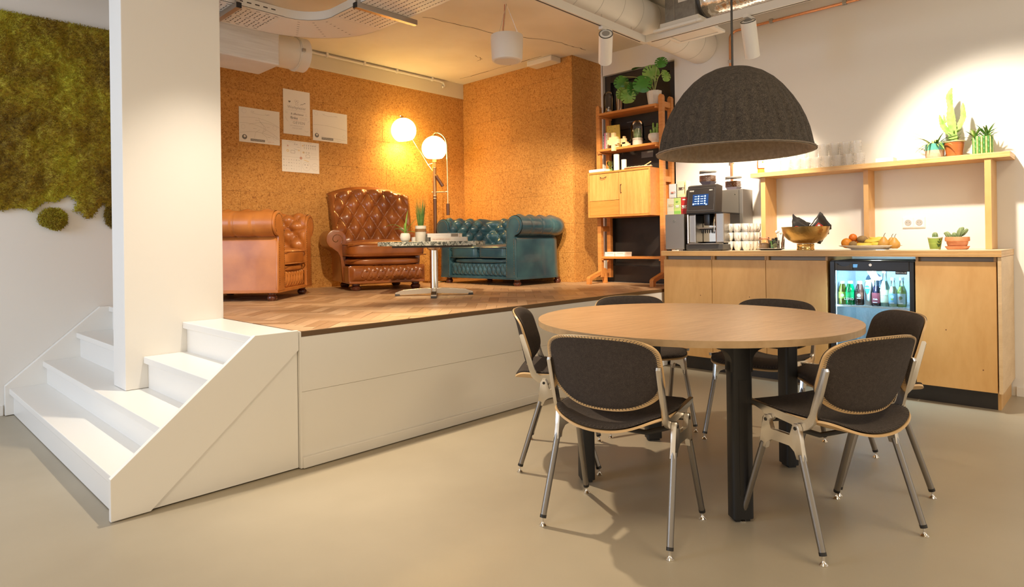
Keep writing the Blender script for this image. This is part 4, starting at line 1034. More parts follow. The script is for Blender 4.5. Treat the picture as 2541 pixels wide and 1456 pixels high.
def banana(label, y, x, z, a, ln, tilt):
    t = pos('banana', label, 'banana', x, y, WZ + .0135 + z, a, 'fruit on the oval plate')
    pts = [V((.11 * (1 - cos(R(d))) , .11 * sin(R(d)) * ln, .019 + tilt * abs(d) / 40)) for d in range(-44, 45, 8)]
    bm = bm_(); n = len(pts)
    tube(bm, pts, .0165, 8); bm.verts.ensure_lookup_table()
    for i in range(n):
        k = min(1., .35 + 2.4 * min(i, n - 1 - i) / n)
        for v in bm.verts[i * 8:(i + 1) * 8]: v.co = pts[i] + (v.co - pts[i]) * k
    obj('skin', bm, bana, t, True); obj('stalk', tube(bm_(), [pts[-1], pts[-1] + (pts[-1] - pts[-2]) * 1.1], .005, 6), mat('stalk_green', (.30, .27, .06), .6), t)
banana('banana lying at the front of the plate beside the pear', 1.265, 4.80, 0, R(8), .85, .004); banana('banana in the middle of the bunch', 1.235, 4.845, .022, R(-6), .8, .010); banana('banana at the back of the bunch', 1.215, 4.875, .036, R(-16), .72, .012); banana('lowest banana tucked in front of the pear', 1.195, 4.815, .004, R(-10), .6, .002)
def pear(label, px, dx, s, dz=0.):
    y = 1.439 - (px - 2081) / 159 * .396; t = pos('pear', label, 'pear', 4.85 + dx, y, WZ + .0135 + dz, 0, 'fruit on the oval plate')
    obj('skin', lathe(bm_(), [(r * s, z * s) for r, z in ((0, .002), (.018, 0), (.032, .010), (.036, .025), (.033, .042), (.023, .056), (.014, .070), (.008, .077), (0, .078))], 20), pear_m, t, True)
    obj('stalk', tube(bm_(), [(0, 0, .076 * s), (.002, -.002, .09 * s), (.008, -.008, .103 * s)], .0018, 6), mat('stalk_brown', (0, 0, 0)), t)
pear('ripe pear with a long curved stalk standing on the plate', 2199, -.04, .98); pear('pear half hidden behind the other two', 2211, .03, .92); pear('round brown yellow pear at the end of the plate', 2224, -.035, .95, -.004)

# cactus pots on the worktop
cpot = pos('cactus_pot', 'small green striped pot with a leaf drawing and one round cactus', 'cactus', 4.95, .878)
obj('pot', lathe(bm_(), [(0, .004), (.024, .004), (.026, 0), (.030, .004), (.042, .076), (.0425, .080), (.039, .080), (.036, .07), (0, .07)], 28), mat('pot_green', (.22, .34, .05), .35, var=(.34, .46, .10), scale=30, stretch=(.1, .1, 3)), cpot, True, 50)
obj('pot_rim', lathe(bm_(), [(.042, .074), (.0435, .077), (.043, .082), (.039, .0825), (.0385, .079)], 28), stone_w, cpot, True); obj('pot_rim', lathe(bm_(), [(.025, .0005), (.0295, .0005), (.030, .005), (.027, .005)], 28), stone_w, cpot, True)
lf = bm_()
for a_, z_ in ((35, .03), (145, .03), (50, .044), (130, .044), (90, .058), (60, .018), (120, .018)):
    q = [(x * cos(R(a_ - 90)) - y * sin(R(a_ - 90)), z_ + x * sin(R(a_ - 90)) + y * cos(R(a_ - 90))) for x, y in ((0, 0), (.003, .008), (0, .017), (-.003, .008))]; prism(lf, q, 'x', -.0415 + (0 if z_ > .04 else .004), -.030)
obj('leaf_drawing', xf(lf, RZ(R(45))), mat('drawing_dark_green', (.03, .08, .015), .5), cpot)
obj('cactus', lathe(bm_(), [(0, .068), (.013, .07), (.0155, .085), (.0145, .102), (.009, .112), (0, .115)], 30, rib=lambda a, z: 1 + .10 * cos(a * 10)), cactus_d, cpot, True, 60)
tp = pos('terracotta_planter', 'low terracotta bowl on a saucer with branching cacti', 'cactus', 4.95, .757)
obj('saucer', lathe(bm_(), [(0, .003), (.050, .003), (.052, 0), (.058, .004), (.066, .017), (.067, .022), (.064, .022), (.056, .010), (0, .010)], 36), terracotta, tp, True, 50)
obj('bowl', lathe(bm_(), [(0, .011), (.040, .011), (.052, .022), (.058, .042), (.0585, .052), (.066, .054), (.0675, .060), (.067, .080), (.064, .082), (.060, .079), (.058, .070), (0, .070)], 36), terracotta, tp, True, 50)
obj('soil', lathe(bm_(), [(.058, .0705), (0, .074)], 24), soil, tp)
def lobed(c, d, r, ln, ribs=9):
    q = V(d).to_track_quat('Z', 'Y').to_matrix().to_4x4(); bm = lathe(bm_(), [(0, 0), (r * .7, .002), (r, ln * .3), (r * .95, ln * .65), (r * .6, ln * .92), (0, ln)], ribs * 4, rib=lambda a, z: 1 + .10 * cos(a * ribs))
    return xf(bm, Matrix.Translation(V(c)) @ q)
for c, d, r, ln in (((-.01, .035, .07), (-.05, .5, 1), .0155, .052), ((-.005, -.005, .07), (0, -.25, 1), .0165, .075), ((.0, -.02, .09), (-.2, -.9, 1), .012, .058), ((.01, .012, .072), (0, .2, 1), .014, .04), ((-.004, -.012, .10), (.1, -.5, 1), .011, .05), ((-.01, .05, .10), (-.1, .9, .4), .009, .022)):
    obj('cactus_stem', lobed(c, d, r, ln), cactus_d, tp, True, 60)

# double wall socket
ws_ = thing('wall_socket', 'white double wall socket above the worktop', 'socket', (5.213, 1.050, 1.141))
obj('frame', B(-.008, 0, -.070, .070, -.039, .039, .003), ceramic, ws_)
for sy in (-.034, .034):
    o = obj('outlet', B(-.0105, -.008, sy - .0315, sy + .0315, -.0335, .0335, .002), ceramic, ws_)
    rg = lathe(bm_(), [(.0, .001), (.0175, .001), (.0205, 0), (.0205, -.0032), (.019, -.0032), (0, -.0005)], 24)
    obj('recess', xf(rg, T(-.0106, sy, 0) @ RY(pi / 2)), mat('socket_shadow', (.42, .40, .37), .5), o, True, 40)
    pn = bm_()
    for dy in (-.0095, .0095): lathe(pn, [(0, 0), (.003, 0), (0, .0006)], 8); xf(pn, T(-.0122, sy + dy, 0) @ RY(-pi / 2), len(pn.verts) - 10)
    obj('pin_hole', pn, black_plastic, o)

# ---------------------------------------------------------------- wall shelf on uprights
sh = thing('wall_shelf', 'long plywood shelf on three uprights standing on the worktop', 'shelf', (4.95, 0, 0))
for k, m_ in enumerate((birch_edge, birch, birch_edge, birch)): obj('plywood_layer', B(.0004 * (k % 2), .262, .482, 2.112, 1.561 - (k + 1) * .0085 + .0002, 1.561 - k * .0085), m_, sh)
for y0, y1, x0 in ((2.010, 2.045, .035), (1.296, 1.328, .10), (.578, .612, .01)): obj('upright', B(x0, .262, y0, y1, WZ + .001, 1.5268, .001), birch, sh)
SHZ = 1.5615
gl0 = None; o = None; ORD = ('first', 'second', 'third', 'fourth', 'fifth', 'sixth', 'seventh', 'eighth', 'ninth')
for row, n_, y_ in ((0, 9, 1.357), (1, 8, 1.378)):
    for i in range(n_):
        loc = (5.075 + .004 * ((i * 3) % 3 - 1), y_ + i * .0745, SHZ + row * .0905)
        if gl0 is None:
            gl0 = thing('tumbler', 'pressed glass tumbler in the lower row on the wall shelf', 'glass', loc, 0, 'glass tumblers on the wall shelf, lower row')
            obj('glass_wall', lathe(bm_(), [(0, .004), (.029, .004), (.030, 0), (.0315, .002), (.0362, .088), (.0366, .090), (.0345, .090), (.030, .010), (0, .009)], 30, rib=lambda a, z: 1 + .012 * cos(a * 15)), tumbler_g, gl0, True, 50)
            band = bm_()
            for rr in range(6):
                for cc in range(24):
                    a = 2 * pi * (cc + .5 * (rr % 2)) / 24; z = .014 + rr * .012; r_ = .0318 + .0045 * z / .088
                    sphere(band, (r_ * cos(a), r_ * sin(a), z), .0026, 5, 4)
            obj('relief_dots', band, tumbler_g, gl0, True, kind='stuff'); gl0['made'] = 0
        else:
            o = dup(gl0, loc, .3 * i)
            if row: o['group'] = 'glass tumblers on the wall shelf, upper row'
        (o if gl0['made'] else gl0)['label'] = 'pressed glass tumbler, %s in the %s row counted from the plants' % (ORD[i], ('lower', 'upper')[row]); gl0['made'] = 1
hb_ = thing('syrup_bottle', 'amber syrup bottle with a white label at the end of the wall shelf', 'bottle', (5.05, 2.068, SHZ))
amb = mat('amber_syrup', (.42, .10, .01), .15, coat=.6); yel_p = mat('yellow_plastic', (.80, .50, .04), .35)
obj('body', lathe(bm_(), [(0, .036), (.022, .036), (.029, .042), (.031, .07), (.029, .10), (.024, .125), (.017, .15), (.012, .165), (0, .165)], 26, rib=lambda a, z: 1 + .02 * cos(a * 3 + z * 420)), amb, hb_, True)
obj('foot_cap', lathe(bm_(), [(0, 0), (.026, 0), (.0265, .002), (.025, .036), (0, .036)], 24), yel_p, hb_, True, 40)
obj('top_cap', lathe(bm_(), [(0, .165), (.013, .165), (.010, .19), (0, .19)], 18), yel_p, hb_, True, 40)
lo = obj('label', xf(grid(bm_(), lambda u, v: V((.0325 * cos(R(130 + 100 * u)), .0325 * sin(R(130 + 100 * u)), .045 + .075 * v)), 12, 2), RZ(R(35))), paper, hb_, True)
obj('green_print', xf(B(-.0338, -.033, -.006, .006, .085, .098), RZ(R(45))), gr_, lo)
wb_ = thing('white_box', 'small flat white box lying on the wall shelf', 'box', (5.06, 1.183, SHZ)); obj('carton', B(-.05, .05, -.055, .055, 0, .034, .002), paper, wb_)

# three plants on the shelf
def blade(bm, base, d, ln, w, droop, twist=0., n=6, fold=.25):
    """one narrow folded leaf arching outwards"""
    d = V(d).normalized(); side = d.cross(V((0, 0, 1)))
    side = (side.normalized() if side.length > .02 else V((cos(twist), sin(twist), 0)))
    p = V(base); prev = None; dirv = d.copy()
    for i in range(n + 1):
        t = i / n; ww = w * (sin(pi * min(1, .25 + .75 * t)) ** .8 if t < 1 else 0) * .5
        nrm = side.cross(dirv).normalized()
        row = [bm.verts.new(p - side * ww + nrm * ww * fold), bm.verts.new(p), bm.verts.new(p + side * ww + nrm * ww * fold)]
        if prev:
            bm.faces.new((prev[0], prev[1], row[1], row[0])); bm.faces.new((prev[1], prev[2], row[2], row[1]))
        prev = row; p = p + dirv * ln / n; dirv = (dirv + V((0, 0, -droop / n))).normalized()
    return bm
stripe = mat('striped_leaf', (.08, .22, .03), .45, var=(.40, .46, .16), scale=3, stretch=(9, 9, 1))
p1 = thing('spider_plant', 'striped spider plant in a turquoise glazed pot on the shelf', 'plant', (5.075, .895, SHZ))
obj('pot', lathe(bm_(), [(0, .004), (.046, .004), (.048, 0), (.0525, .004), (.056, .05), (.0555, .098), (.052, .099), (.050, .09), (0, .09)], 32), mat('speckled_stone', (.56, .44, .32), .8, var=(.48, .37, .26), scale=70), p1, True, 50)
obj('glaze_band', lathe(bm_(), [(.0565, .058), (.0568, .075), (.0563, .1), (.0535, .1015), (.051, .097)], 32), mat('turquoise_glaze', (.09, .38, .30), .25, coat=.5), p1, True)
g = random.Random(9)
for i in range(46):
    a = g.uniform(0, 2 * pi); el = g.uniform(.15, 1.5)
    obj('leaf', blade(bm_(), (.02 * cos(a), .02 * sin(a), .09), (cos(a), sin(a), el), g.uniform(.09, .17), .011, g.uniform(.6, 2.2), a), stripe, p1, True)
p2 = thing('tall_cactus', 'tall branching green cactus in a ribbed brown pot on the shelf', 'cactus', (5.075, .785, SHZ))
obj('pot', lathe(bm_(), [(0, .004), (.040, .004), (.042, 0), (.0445, .003)] + [(.045 + .012 * i / 24 + .0008 * (i % 2), .006 + .092 * i / 24) for i in range(25)] + [(.060, .102), (.056, .103), (.052, .09), (0, .09)], 32), mat('ribbed_brown', (.42, .135, .03), .4, var=(.30, .085, .02), scale=4, stretch=(.1, .1, 24)), p2, True, 30)
obj('pot_rim', lathe(bm_(), [(.0585, .098), (.062, .101), (.061, .106), (.055, .106)], 32), mat('rim_olive', (.42, .38, .20), .5), p2, True)
def wingstem(pts, w, n_ribs=3):
    """cactus stem with wavy winged ribs"""
    bm = bm_(); pts = [V(p) for p in pts]; m_ = len(pts)
    rings = []
    for i, p in enumerate(pts):
        t = (pts[min(i + 1, m_ - 1)] - pts[max(0, i - 1)]).normalized(); u = t.cross(V((1, .3, 0))).normalized(); v_ = t.cross(u).normalized()
        f = w[i] if isinstance(w, (list, tuple)) else w
        ring = []
        for k in range(n_ribs * 4):
            a = 2 * pi * k / (n_ribs * 4); rr = f * (1.0 if k % 4 == 0 else .42 if k % 4 == 2 else .58) * (1 + (.16 if i % 2 else 0) * (k % 4 == 0))
            ring.append(bm.verts.new(p + rr * (cos(a) * u + sin(a) * v_)))
        rings.append(ring)
    for A, C in zip(rings, rings[1:]):
        for k in range(len(A)): bm.faces.new((A[k], A[(k + 1) % len(A)], C[(k + 1) % len(A)], C[k]))
    bm.faces.new(rings[0][::-1]); bm.faces.new(rings[-1]); return bm
def curve_pts(P, n):
    out = []
    for i in range(n + 1):
        t = i / n * (len(P) - 1); k = min(int(t), len(P) - 2); f = t - k
        p0, p1_, p2_, p3 = V(P[max(0, k - 1)]), V(P[k]), V(P[k + 1]), V(P[min(len(P) - 1, k + 2)])
        out.append(.5 * ((2 * p1_) + (-p0 + p2_) * f + (2 * p0 - 5 * p1_ + 4 * p2_ - p3) * f * f + (-p0 + 3 * p1_ - 3 * p2_ + p3) * f ** 3))
    return out
def widths(ws, n): return [ws[min(int(i / n * (len(ws) - 1)), len(ws) - 2)] * (1 - (i / n * (len(ws) - 1)) % 1 if i < n else 0) + ws[min(int(i / n * (len(ws) - 1)) + 1, len(ws) - 1)] * ((i / n * (len(ws) - 1)) % 1 if i < n else 1) for i in range(n + 1)]
for P, ws2, n in (([(0, 0, .09), (0, .004, .19), (0, .012, .26), (0, .016, .34), (0, .020, .41), (-.004, .008, .462)], [.030, .026, .030, .018, .022, .004], 30),
                  ([(0, -.012, .17), (0, -.035, .21), (0, -.054, .26), (-.003, -.052, .32), (0, -.050, .355)], [.010, .020, .019, .014, .003], 18),
                  ([(0, .018, .15), (0, .038, .185), (0, .058, .22), (0, .072, .262), (0, .080, .295)], [.009, .019, .018, .012, .003], 18),
                  ([(0, .048, .235), (0, .052, .265), (0, .056, .292)], [.008, .008, .002], 8)):
    obj('branch', wingstem(curve_pts(P, n), widths(ws2, n)), cactus_m, p2, True, 40)
g = random.Random(3)
for i in range(16):
    a = g.uniform(0, 2 * pi); z = g.uniform(.11, .17); obj('leaflet', blade(bm_(), (.018 * cos(a), .018 * sin(a), z), (cos(a), sin(a), .6), .035, .009, -.3, a, 4), cactus_m, p2, True)
p3 = thing('bamboo_pot_plants', 'two spiky rosette plants in a pot wrapped with green bamboo sticks', 'plant', (5.075, .632, SHZ))
obj('pot', lathe(bm_(), [(0, .003), (.046, .003), (.046, .11), (.044, .112), (0, .10)], 24), mat('pot_cream', (.70, .66, .42), .6), p3, True, 40)
bam = [mat('bamboo_dark', (.06, .24, .05), .4), mat('bamboo_light', (.50, .56, .18), .45)]
for k in range(26):
    a = 2 * pi * k / 26; bm = bm_(); x, y = .0505 * cos(a), .0505 * sin(a); h = .115 + .003 * ((k * 7) % 3)
    prof = [(0, 0)]; z = 0
    off = .02 + .013 * ((k * 5) % 3)
    pr_ = [(.0055, 0)] + sum([[(.0054, off + i * .035 - .002), (.0064, off + i * .035), (.0054, off + i * .035 + .002)] for i in range(3) if off + i * .035 < h - .004], []) + [(.0055, h)]
    obj('bamboo_stick', lathe(bm, [(0, 0)] + pr_ + [(0, h)], 8, (x, y)), bam[k % 2], p3, True, 50)
g = random.Random(21)
for (yy, zz, s_) in ((.038, .105, .85), (-.022, .108, 1.0)):
    for i in range(30):
        a = g.uniform(0, 2 * pi); el = g.uniform(.1, 2.2)
        obj('leaf', blade(bm_(), (.006 * cos(a), yy + .006 * sin(a), zz + .03 * s_ * g.random()), (cos(a), sin(a), el), s_ * g.uniform(.06, .105), .012, g.uniform(.2, 1.2), a, 5), (stripe, leaf_l, leaf_m)[i % 3], p3, True)
# ---------------------------------------------------------------- sheets on the cork wall
KW = .9885
def sheet(label, x0, x1, z0, z1, tilt=0.):
    x0, x1 = x0 * KW, x1 * KW; z0, z1 = 1.03 + (z0 - 1.03) * KW, 1.03 + (z1 - 1.03) * KW
    s = thing('poster', label, 'poster', ((x0 + x1) / 2, YB - .0135, (z0 + z1) / 2), 0, 'white sheets pinned on the cork wall')
    w, h = x1 - x0, z1 - z0
    o = obj('sheet', B(-w / 2, w / 2, -.001, 0, -h / 2, h / 2), paper, s); return s, o, w, h
def strokes(parent, name, lines, mt_, w=.0012, y=-.0014):
    """pen lines in the plane of the sheet"""
    bm = bm_()
    for ln in lines:
        for (a, b), (c, d) in zip(ln, ln[1:]):
            t = V((c - a, 0, d - b)); n = V((-t.z, 0, t.x)); n = n.normalized() * w / 2 if n.length else V((w / 2, 0, 0))
            bm.faces.new([bm.verts.new(p) for p in (V((a, y, b)) - n, V((c, y, d)) - n, V((c, y, d)) + n, V((a, y, b)) + n)])
    return obj(name, bm, mt_, parent, kind='stuff')
def circ(cx, cz, r, n=14, a0=0, a1=360): return [(cx + r * cos(R(a0 + (a1 - a0) * i / n)), cz + r * sin(R(a0 + (a1 - a0) * i / n))) for i in range(n + 1)]
def wave(x0, x1, f, n=16): return [(x0 + (x1 - x0) * i / n, f(i / n)) for i in range(n + 1)]
def scribble(x0, x1, z, h, n, seed):
    g = random.Random(seed); return [[(x0 + (x1 - x0) * (i + .2) / n, z + g.uniform(-h, h) / 2), (x0 + (x1 - x0) * (i + .8) / n, z + g.uniform(-h, h) / 2)] for i in range(n)]
def stamp(o, x, z, r):
    st_ = prism(bm_(), circ(x, z, r, 20)[:-1], 'y', -.0016, -.0012); q = obj('round_stamp', st_, ink, o)
    obj('stamp_window', prism(bm_(), circ(x + r * .05, z + r * .25, r * .45, 14)[:-1], 'y', -.0020, -.0017), paper, o); strokes(o, 'stamp_print', scribble(x - r * .6, x + r * .6, z - r * .6, r * .15, 5, 1) + [[(x - r * .1, z + r * .3), (x, z + r * .1), (x + r * .3, z + r * .45)]], mat('stamp_grey', (.45, .43, .4), .7), r * .10, -.0022)
def bar(o, x0, x1, z0, z1, seed):
    obj('text_bar', B(x0, x1, -.0016, -.0012, z0, z1), mat('bar_grey', (.22, .21, .195), .8), o)
    strokes(o, 'bar_print', scribble(x0 + .006, x1 - .006, (z0 + z1) / 2, (z1 - z0) * .3, 12, seed), paper, .003, -.002)
s, o, w, h = sheet('landscape sheet with a drawn road crossing hills, hung lowest at the pillar side', 2.378, 2.753, 1.967, 2.277)
strokes(o, 'pen_lines', [wave(-.17, .185, lambda t: .06 + .02 * sin(pi * t) - .05 * t * t), wave(-.18, .185, lambda t: .012 + .01 * sin(4 * t) - .10 * t ** 2), wave(-.10, .185, lambda t: .005 + .03 * sin(pi * t)), wave(-.18, .185, lambda t: -.075 + .035 * sin(pi * t) - .03 * t),
    [(-.01, .075), (0, .045), (.035, .01), (.04, -.02), (.02, -.06), (.06, -.09), (.07, -.12)], [(-.005, .05), (.02, .02), (.05, 0), (.055, -.03), (.03, -.05)], [(.0, -.03), (-.04, -.06), (-.05, -.11)], wave(-.08, .09, lambda t: .115 - .012 * sin(pi * t))], ink_light, .0014)
strokes(o, 'small_writing', scribble(-.04, -.01, .05, .004, 4, 1) + scribble(.06, .09, .0, .004, 4, 2) + scribble(-.06, -.03, -.025, .004, 4, 3) + scribble(.07, .10, -.09, .004, 4, 4) + scribble(-.08, -.05, .122, .012, 5, 5) + scribble(.05, .09, .11, .012, 5, 6), ink, .0018)
strokes(o, 'faint_stamps', [circ(-.14, .12, .02), circ(.14, .0, .02), circ(.14, -.09, .018), circ(-.15, -.02, .018)], mat('faint_grey', (.62, .59, .55), .8), .002); strokes(o, 'red_writing', scribble(.07, .13, -.133, .012, 8, 9), ink_red, .0018)
stamp(o, -.138, -.108, .022); bar(o, -.085, .045, -.138, -.118, 3)
s, o, w, h = sheet('portrait sheet lettered Werkplezier with a heart and an arrow, hung highest', 2.790, 3.060, 2.086, 2.504)
text('lettering', 'Werkplezier', .036, ink_light, face_my(0, -.0014, .045), o); text('lettering', '& effectiever', .025, ink, face_my(.005, -.0014, -.015), o); text('lettering', 'flinke', .034, ink, face_my(-.028, -.0014, -.052), o)
text('lettering', 'GEVEN', .036, ink_light, face_my(.02, -.0014, -.095), o, space=1.15); text('lettering', 'HET VERWACHTE DE', .014, mat('faint_grey', (0, 0, 0)), face_my(0, -.0014, -.125), o); text('lettering', 'CREATIEF TEAM', .014, MATS['faint_grey'], face_my(0, -.0014, -.146), o)
ht = [(-.072 + .011 * (16 * sin(R(a)) ** 3) / 16, .095 + .011 * (13 * cos(R(a)) - 5 * cos(R(2 * a)) - 2 * cos(R(3 * a))) / 16) for a in range(0, 360, 15)]
obj('heart', prism(bm_(), ht, 'y', -.0016, -.0012), ink, o)
strokes(o, 'arrow', [[(.035, .075), (.05, .085), (.055, .080), (.07, .092), (.08, .096)]], ink, .003); obj('arrow_tip', prism(bm_(), circ(.083, .097, .004, 8)[:-1], 'y', -.0016, -.0012), ink, o)
strokes(o, 'pen_lines', [circ(-.012, .108, .010), circ(.012, .108, .010), circ(0, .094, .012, 12), [(-.012, .082), (-.012, .07), (.012, .07), (.012, .082)], [(-.115, .0), (-.09, -.004)], [(-.115, -.012), (-.09, -.014)], [(-.115, -.05), (-.095, -.085), (-.085, -.09)], [(.10, -.005), (.085, -.012)], [(.105, -.02), (.085, -.022)], [(.075, -.16), (.10, -.17), (.115, -.16)], [(.125, -.06), (.11, -.08)]] + scribble(-.105, .09, .018, .01, 26, 4) + scribble(.03, .10, -.045, .012, 12, 5) + scribble(.03, .10, -.06, .012, 12, 6), ink_light, .0016)
strokes(o, 'red_underline', [[(-.06, -.073), (.01, -.071)]], ink_red, .0016)
s, o, w, h = sheet('landscape sheet with a single drawn horizon line, nearest the floor lamp', 3.088, 3.464, 2.055, 2.349)
strokes(o, 'pen_lines', [wave(-.18, .18, lambda t: .005 + .012 * sin(pi * t) - .022 * t), wave(-.08, .07, lambda t: .112 - .01 * sin(pi * t)), [(-.1, -.10), (.17, -.115)]], ink_light, .0016)
strokes(o, 'faint_stamps', [circ(-.15, .115, .018), circ(-.15, -.05, .016), circ(.15, -.08, .016)], MATS['faint_grey'], .002); strokes(o, 'small_writing', scribble(-.09, -.06, .115, .01, 5, 5) + scribble(.05, .08, .107, .01, 5, 6) + scribble(.07, .12, -.128, .01, 8, 7), ink_light, .0016)
stamp(o, -.145, -.095, .021); bar(o, -.095, .03, -.130, -.108, 5)
s, o, w, h = sheet('sheet crowded with small icons in four fields and two round faces, hung lowest', 2.772, 3.150, 1.732, 2.027)
g = random.Random(2); ic1, ic2, ic3 = [], [], []
for fx, fz, nx, nz in ((-.17, -.02, 7, 4),):
    for i in range(nx):
        for j in range(nz):
            x, z = fx + i * .025, -.035 - j * .028; k = g.randrange(4); L = ic1 if g.random() < .6 else ic2
            L.append(circ(x, z, .005, 8) if k == 0 else [(x - .005, z), (x, z + .006), (x + .005, z - .003)] if k == 1 else [(x - .004, z - .005), (x - .004, z + .005), (x + .004, z + .005), (x + .004, z - .004)] if k == 2 else [(x, z - .006), (x + .002, z + .006)])
for i in range(6):
    for j in range(2):
        x, z = .035 + i * .022, .110 - j * .026; ic1.append([(x, z - .008), (x, z + .004)]); ic1.append(circ(x, z + .007, .003, 8))
for x, z, r in ((-.06, .115, .006), (-.04, .113, .004), (.03, .045, .006), (.055, .045, .006), (.08, .045, .006)): ic1.append(circ(x, z, r, 10))
ic1 += scribble(-.13, -.05, .133, .008, 12, 3) + scribble(.07, .11, .138, .006, 6, 5) + scribble(.10, .16, .112, .012, 8, 6) + scribble(-.04, -.01, .09, .006, 4, 7) + [[(-.10, .03), (-.06, .03), (-.06, .055), (-.10, .055), (-.10, .03)], [(.05, .0), (.05, .022), (.07, .03), (.09, .022), (.09, 0), (.05, 0)], [(-.07, .07), (-.03, .062)]]
ic2 += scribble(.10, .16, .045, .006, 8, 8) + scribble(.10, .16, .03, .004, 8, 9) + [[(.11, .005), (.165, .005)], [(0, .145), (0, -.145)], [(-.185, -.005), (.185, -.012)], circ(.055, -.085, .040, 24), circ(.143, -.085, .034, 22), [(.12, -.08), (.16, -.075)], [(.12, -.10), (.135, -.108), (.15, -.10)]]
strokes(o, 'dark_icons', ic1, ink, .0018); strokes(o, 'light_icons', ic2, ink_light, .0012)
strokes(o, 'yellow_icons', [circ(-.02, .06, .005, 8), circ(.02, .108, .005, 8), circ(.025, .045, .007, 8), circ(-.13, .05, .01, 8), [(.03, -.025), (.08, -.038)]], ink_yel, .004); strokes(o, 'red_icons', [[(-.14, .09), (-.12, .1)], [(-.135, .105), (-.125, .085)], circ(0, -.01, .012, 12)], ink_red, .003); obj('red_dot', prism(bm_(), circ(0, -.01, .013, 14)[:-1], 'y', -.0016, -.0012), mat('pink_ink', (.62, .36, .28), .8), o)
fm_ = bm_()
for x, z, r in ((.040, -.07, .004), (.068, -.07, .004)): prism(fm_, circ(x, z, r, 8)[:-1], 'y', -.002, -.0014)
prism(fm_, [(.045, -.1), (.055, -.093), (.065, -.1), (.055, -.097)], 'y', -.002, -.0014); obj('face_marks', fm_, ink, o)

# ---------------------------------------------------------------- rolled arm sofas
def tuft(u, v): return math.sqrt(abs(sin(pi * (u + v)) * sin(pi * (u - v))))
def cushion_bm(x0, x1, y0, y1, z0, z1, e=6, bulge=.018, n=14):
    bm = bm_(); bmesh.ops.create_cube(bm, size=2); bmesh.ops.subdivide_edges(bm, edges=bm.edges[:], cuts=n, use_grid_fill=True)
    cx, cy, cz = (x0 + x1) / 2, (y0 + y1) / 2, (z0 + z1) / 2; hx, hy, hz = (x1 - x0) / 2, (y1 - y0) / 2, (z1 - z0) / 2
    for v in bm.verts:
        p = v.co; m_ = max(abs(p.x), abs(p.y), abs(p.z)); k = m_ / ((abs(p.x) ** e + abs(p.y) ** e + abs(p.z) ** e) ** (1 / e)); p = p * k
        b_ = bulge * (1 - p.x * p.x) * (1 - p.y * p.y) * (1 if p.z > 0 else -.4)
        v.co = V((cx + p.x * hx, cy + p.y * hy, cz + p.z * hz + b_))
    return bm
def bun(bm, x, y, h=.06, r=.036): return lathe(bm, [(0, 0), (r * .72, 0), (r, h * .25), (r, h * .5), (r * .7, h * .72), (r * .8, h * .8), (r * .8, h), (0, h)], 18, (x, y))
def back_round(x0, x1, hy, r):
    P = [(x1, -hy), (x1, hy)]
    P += [(x0 + r - r * sin(R(a)), hy - r + r * cos(R(a))) for a in range(0, 91, 15)]
    return P + [(x0 + r - r * cos(R(a)), -hy + r - r * sin(R(a))) for a in range(0, 91, 15)]
def nails(pts, r=.0045):
    bm = bm_()
    for p in pts: sphere(bm, p, r, 6, 4)
    return bm
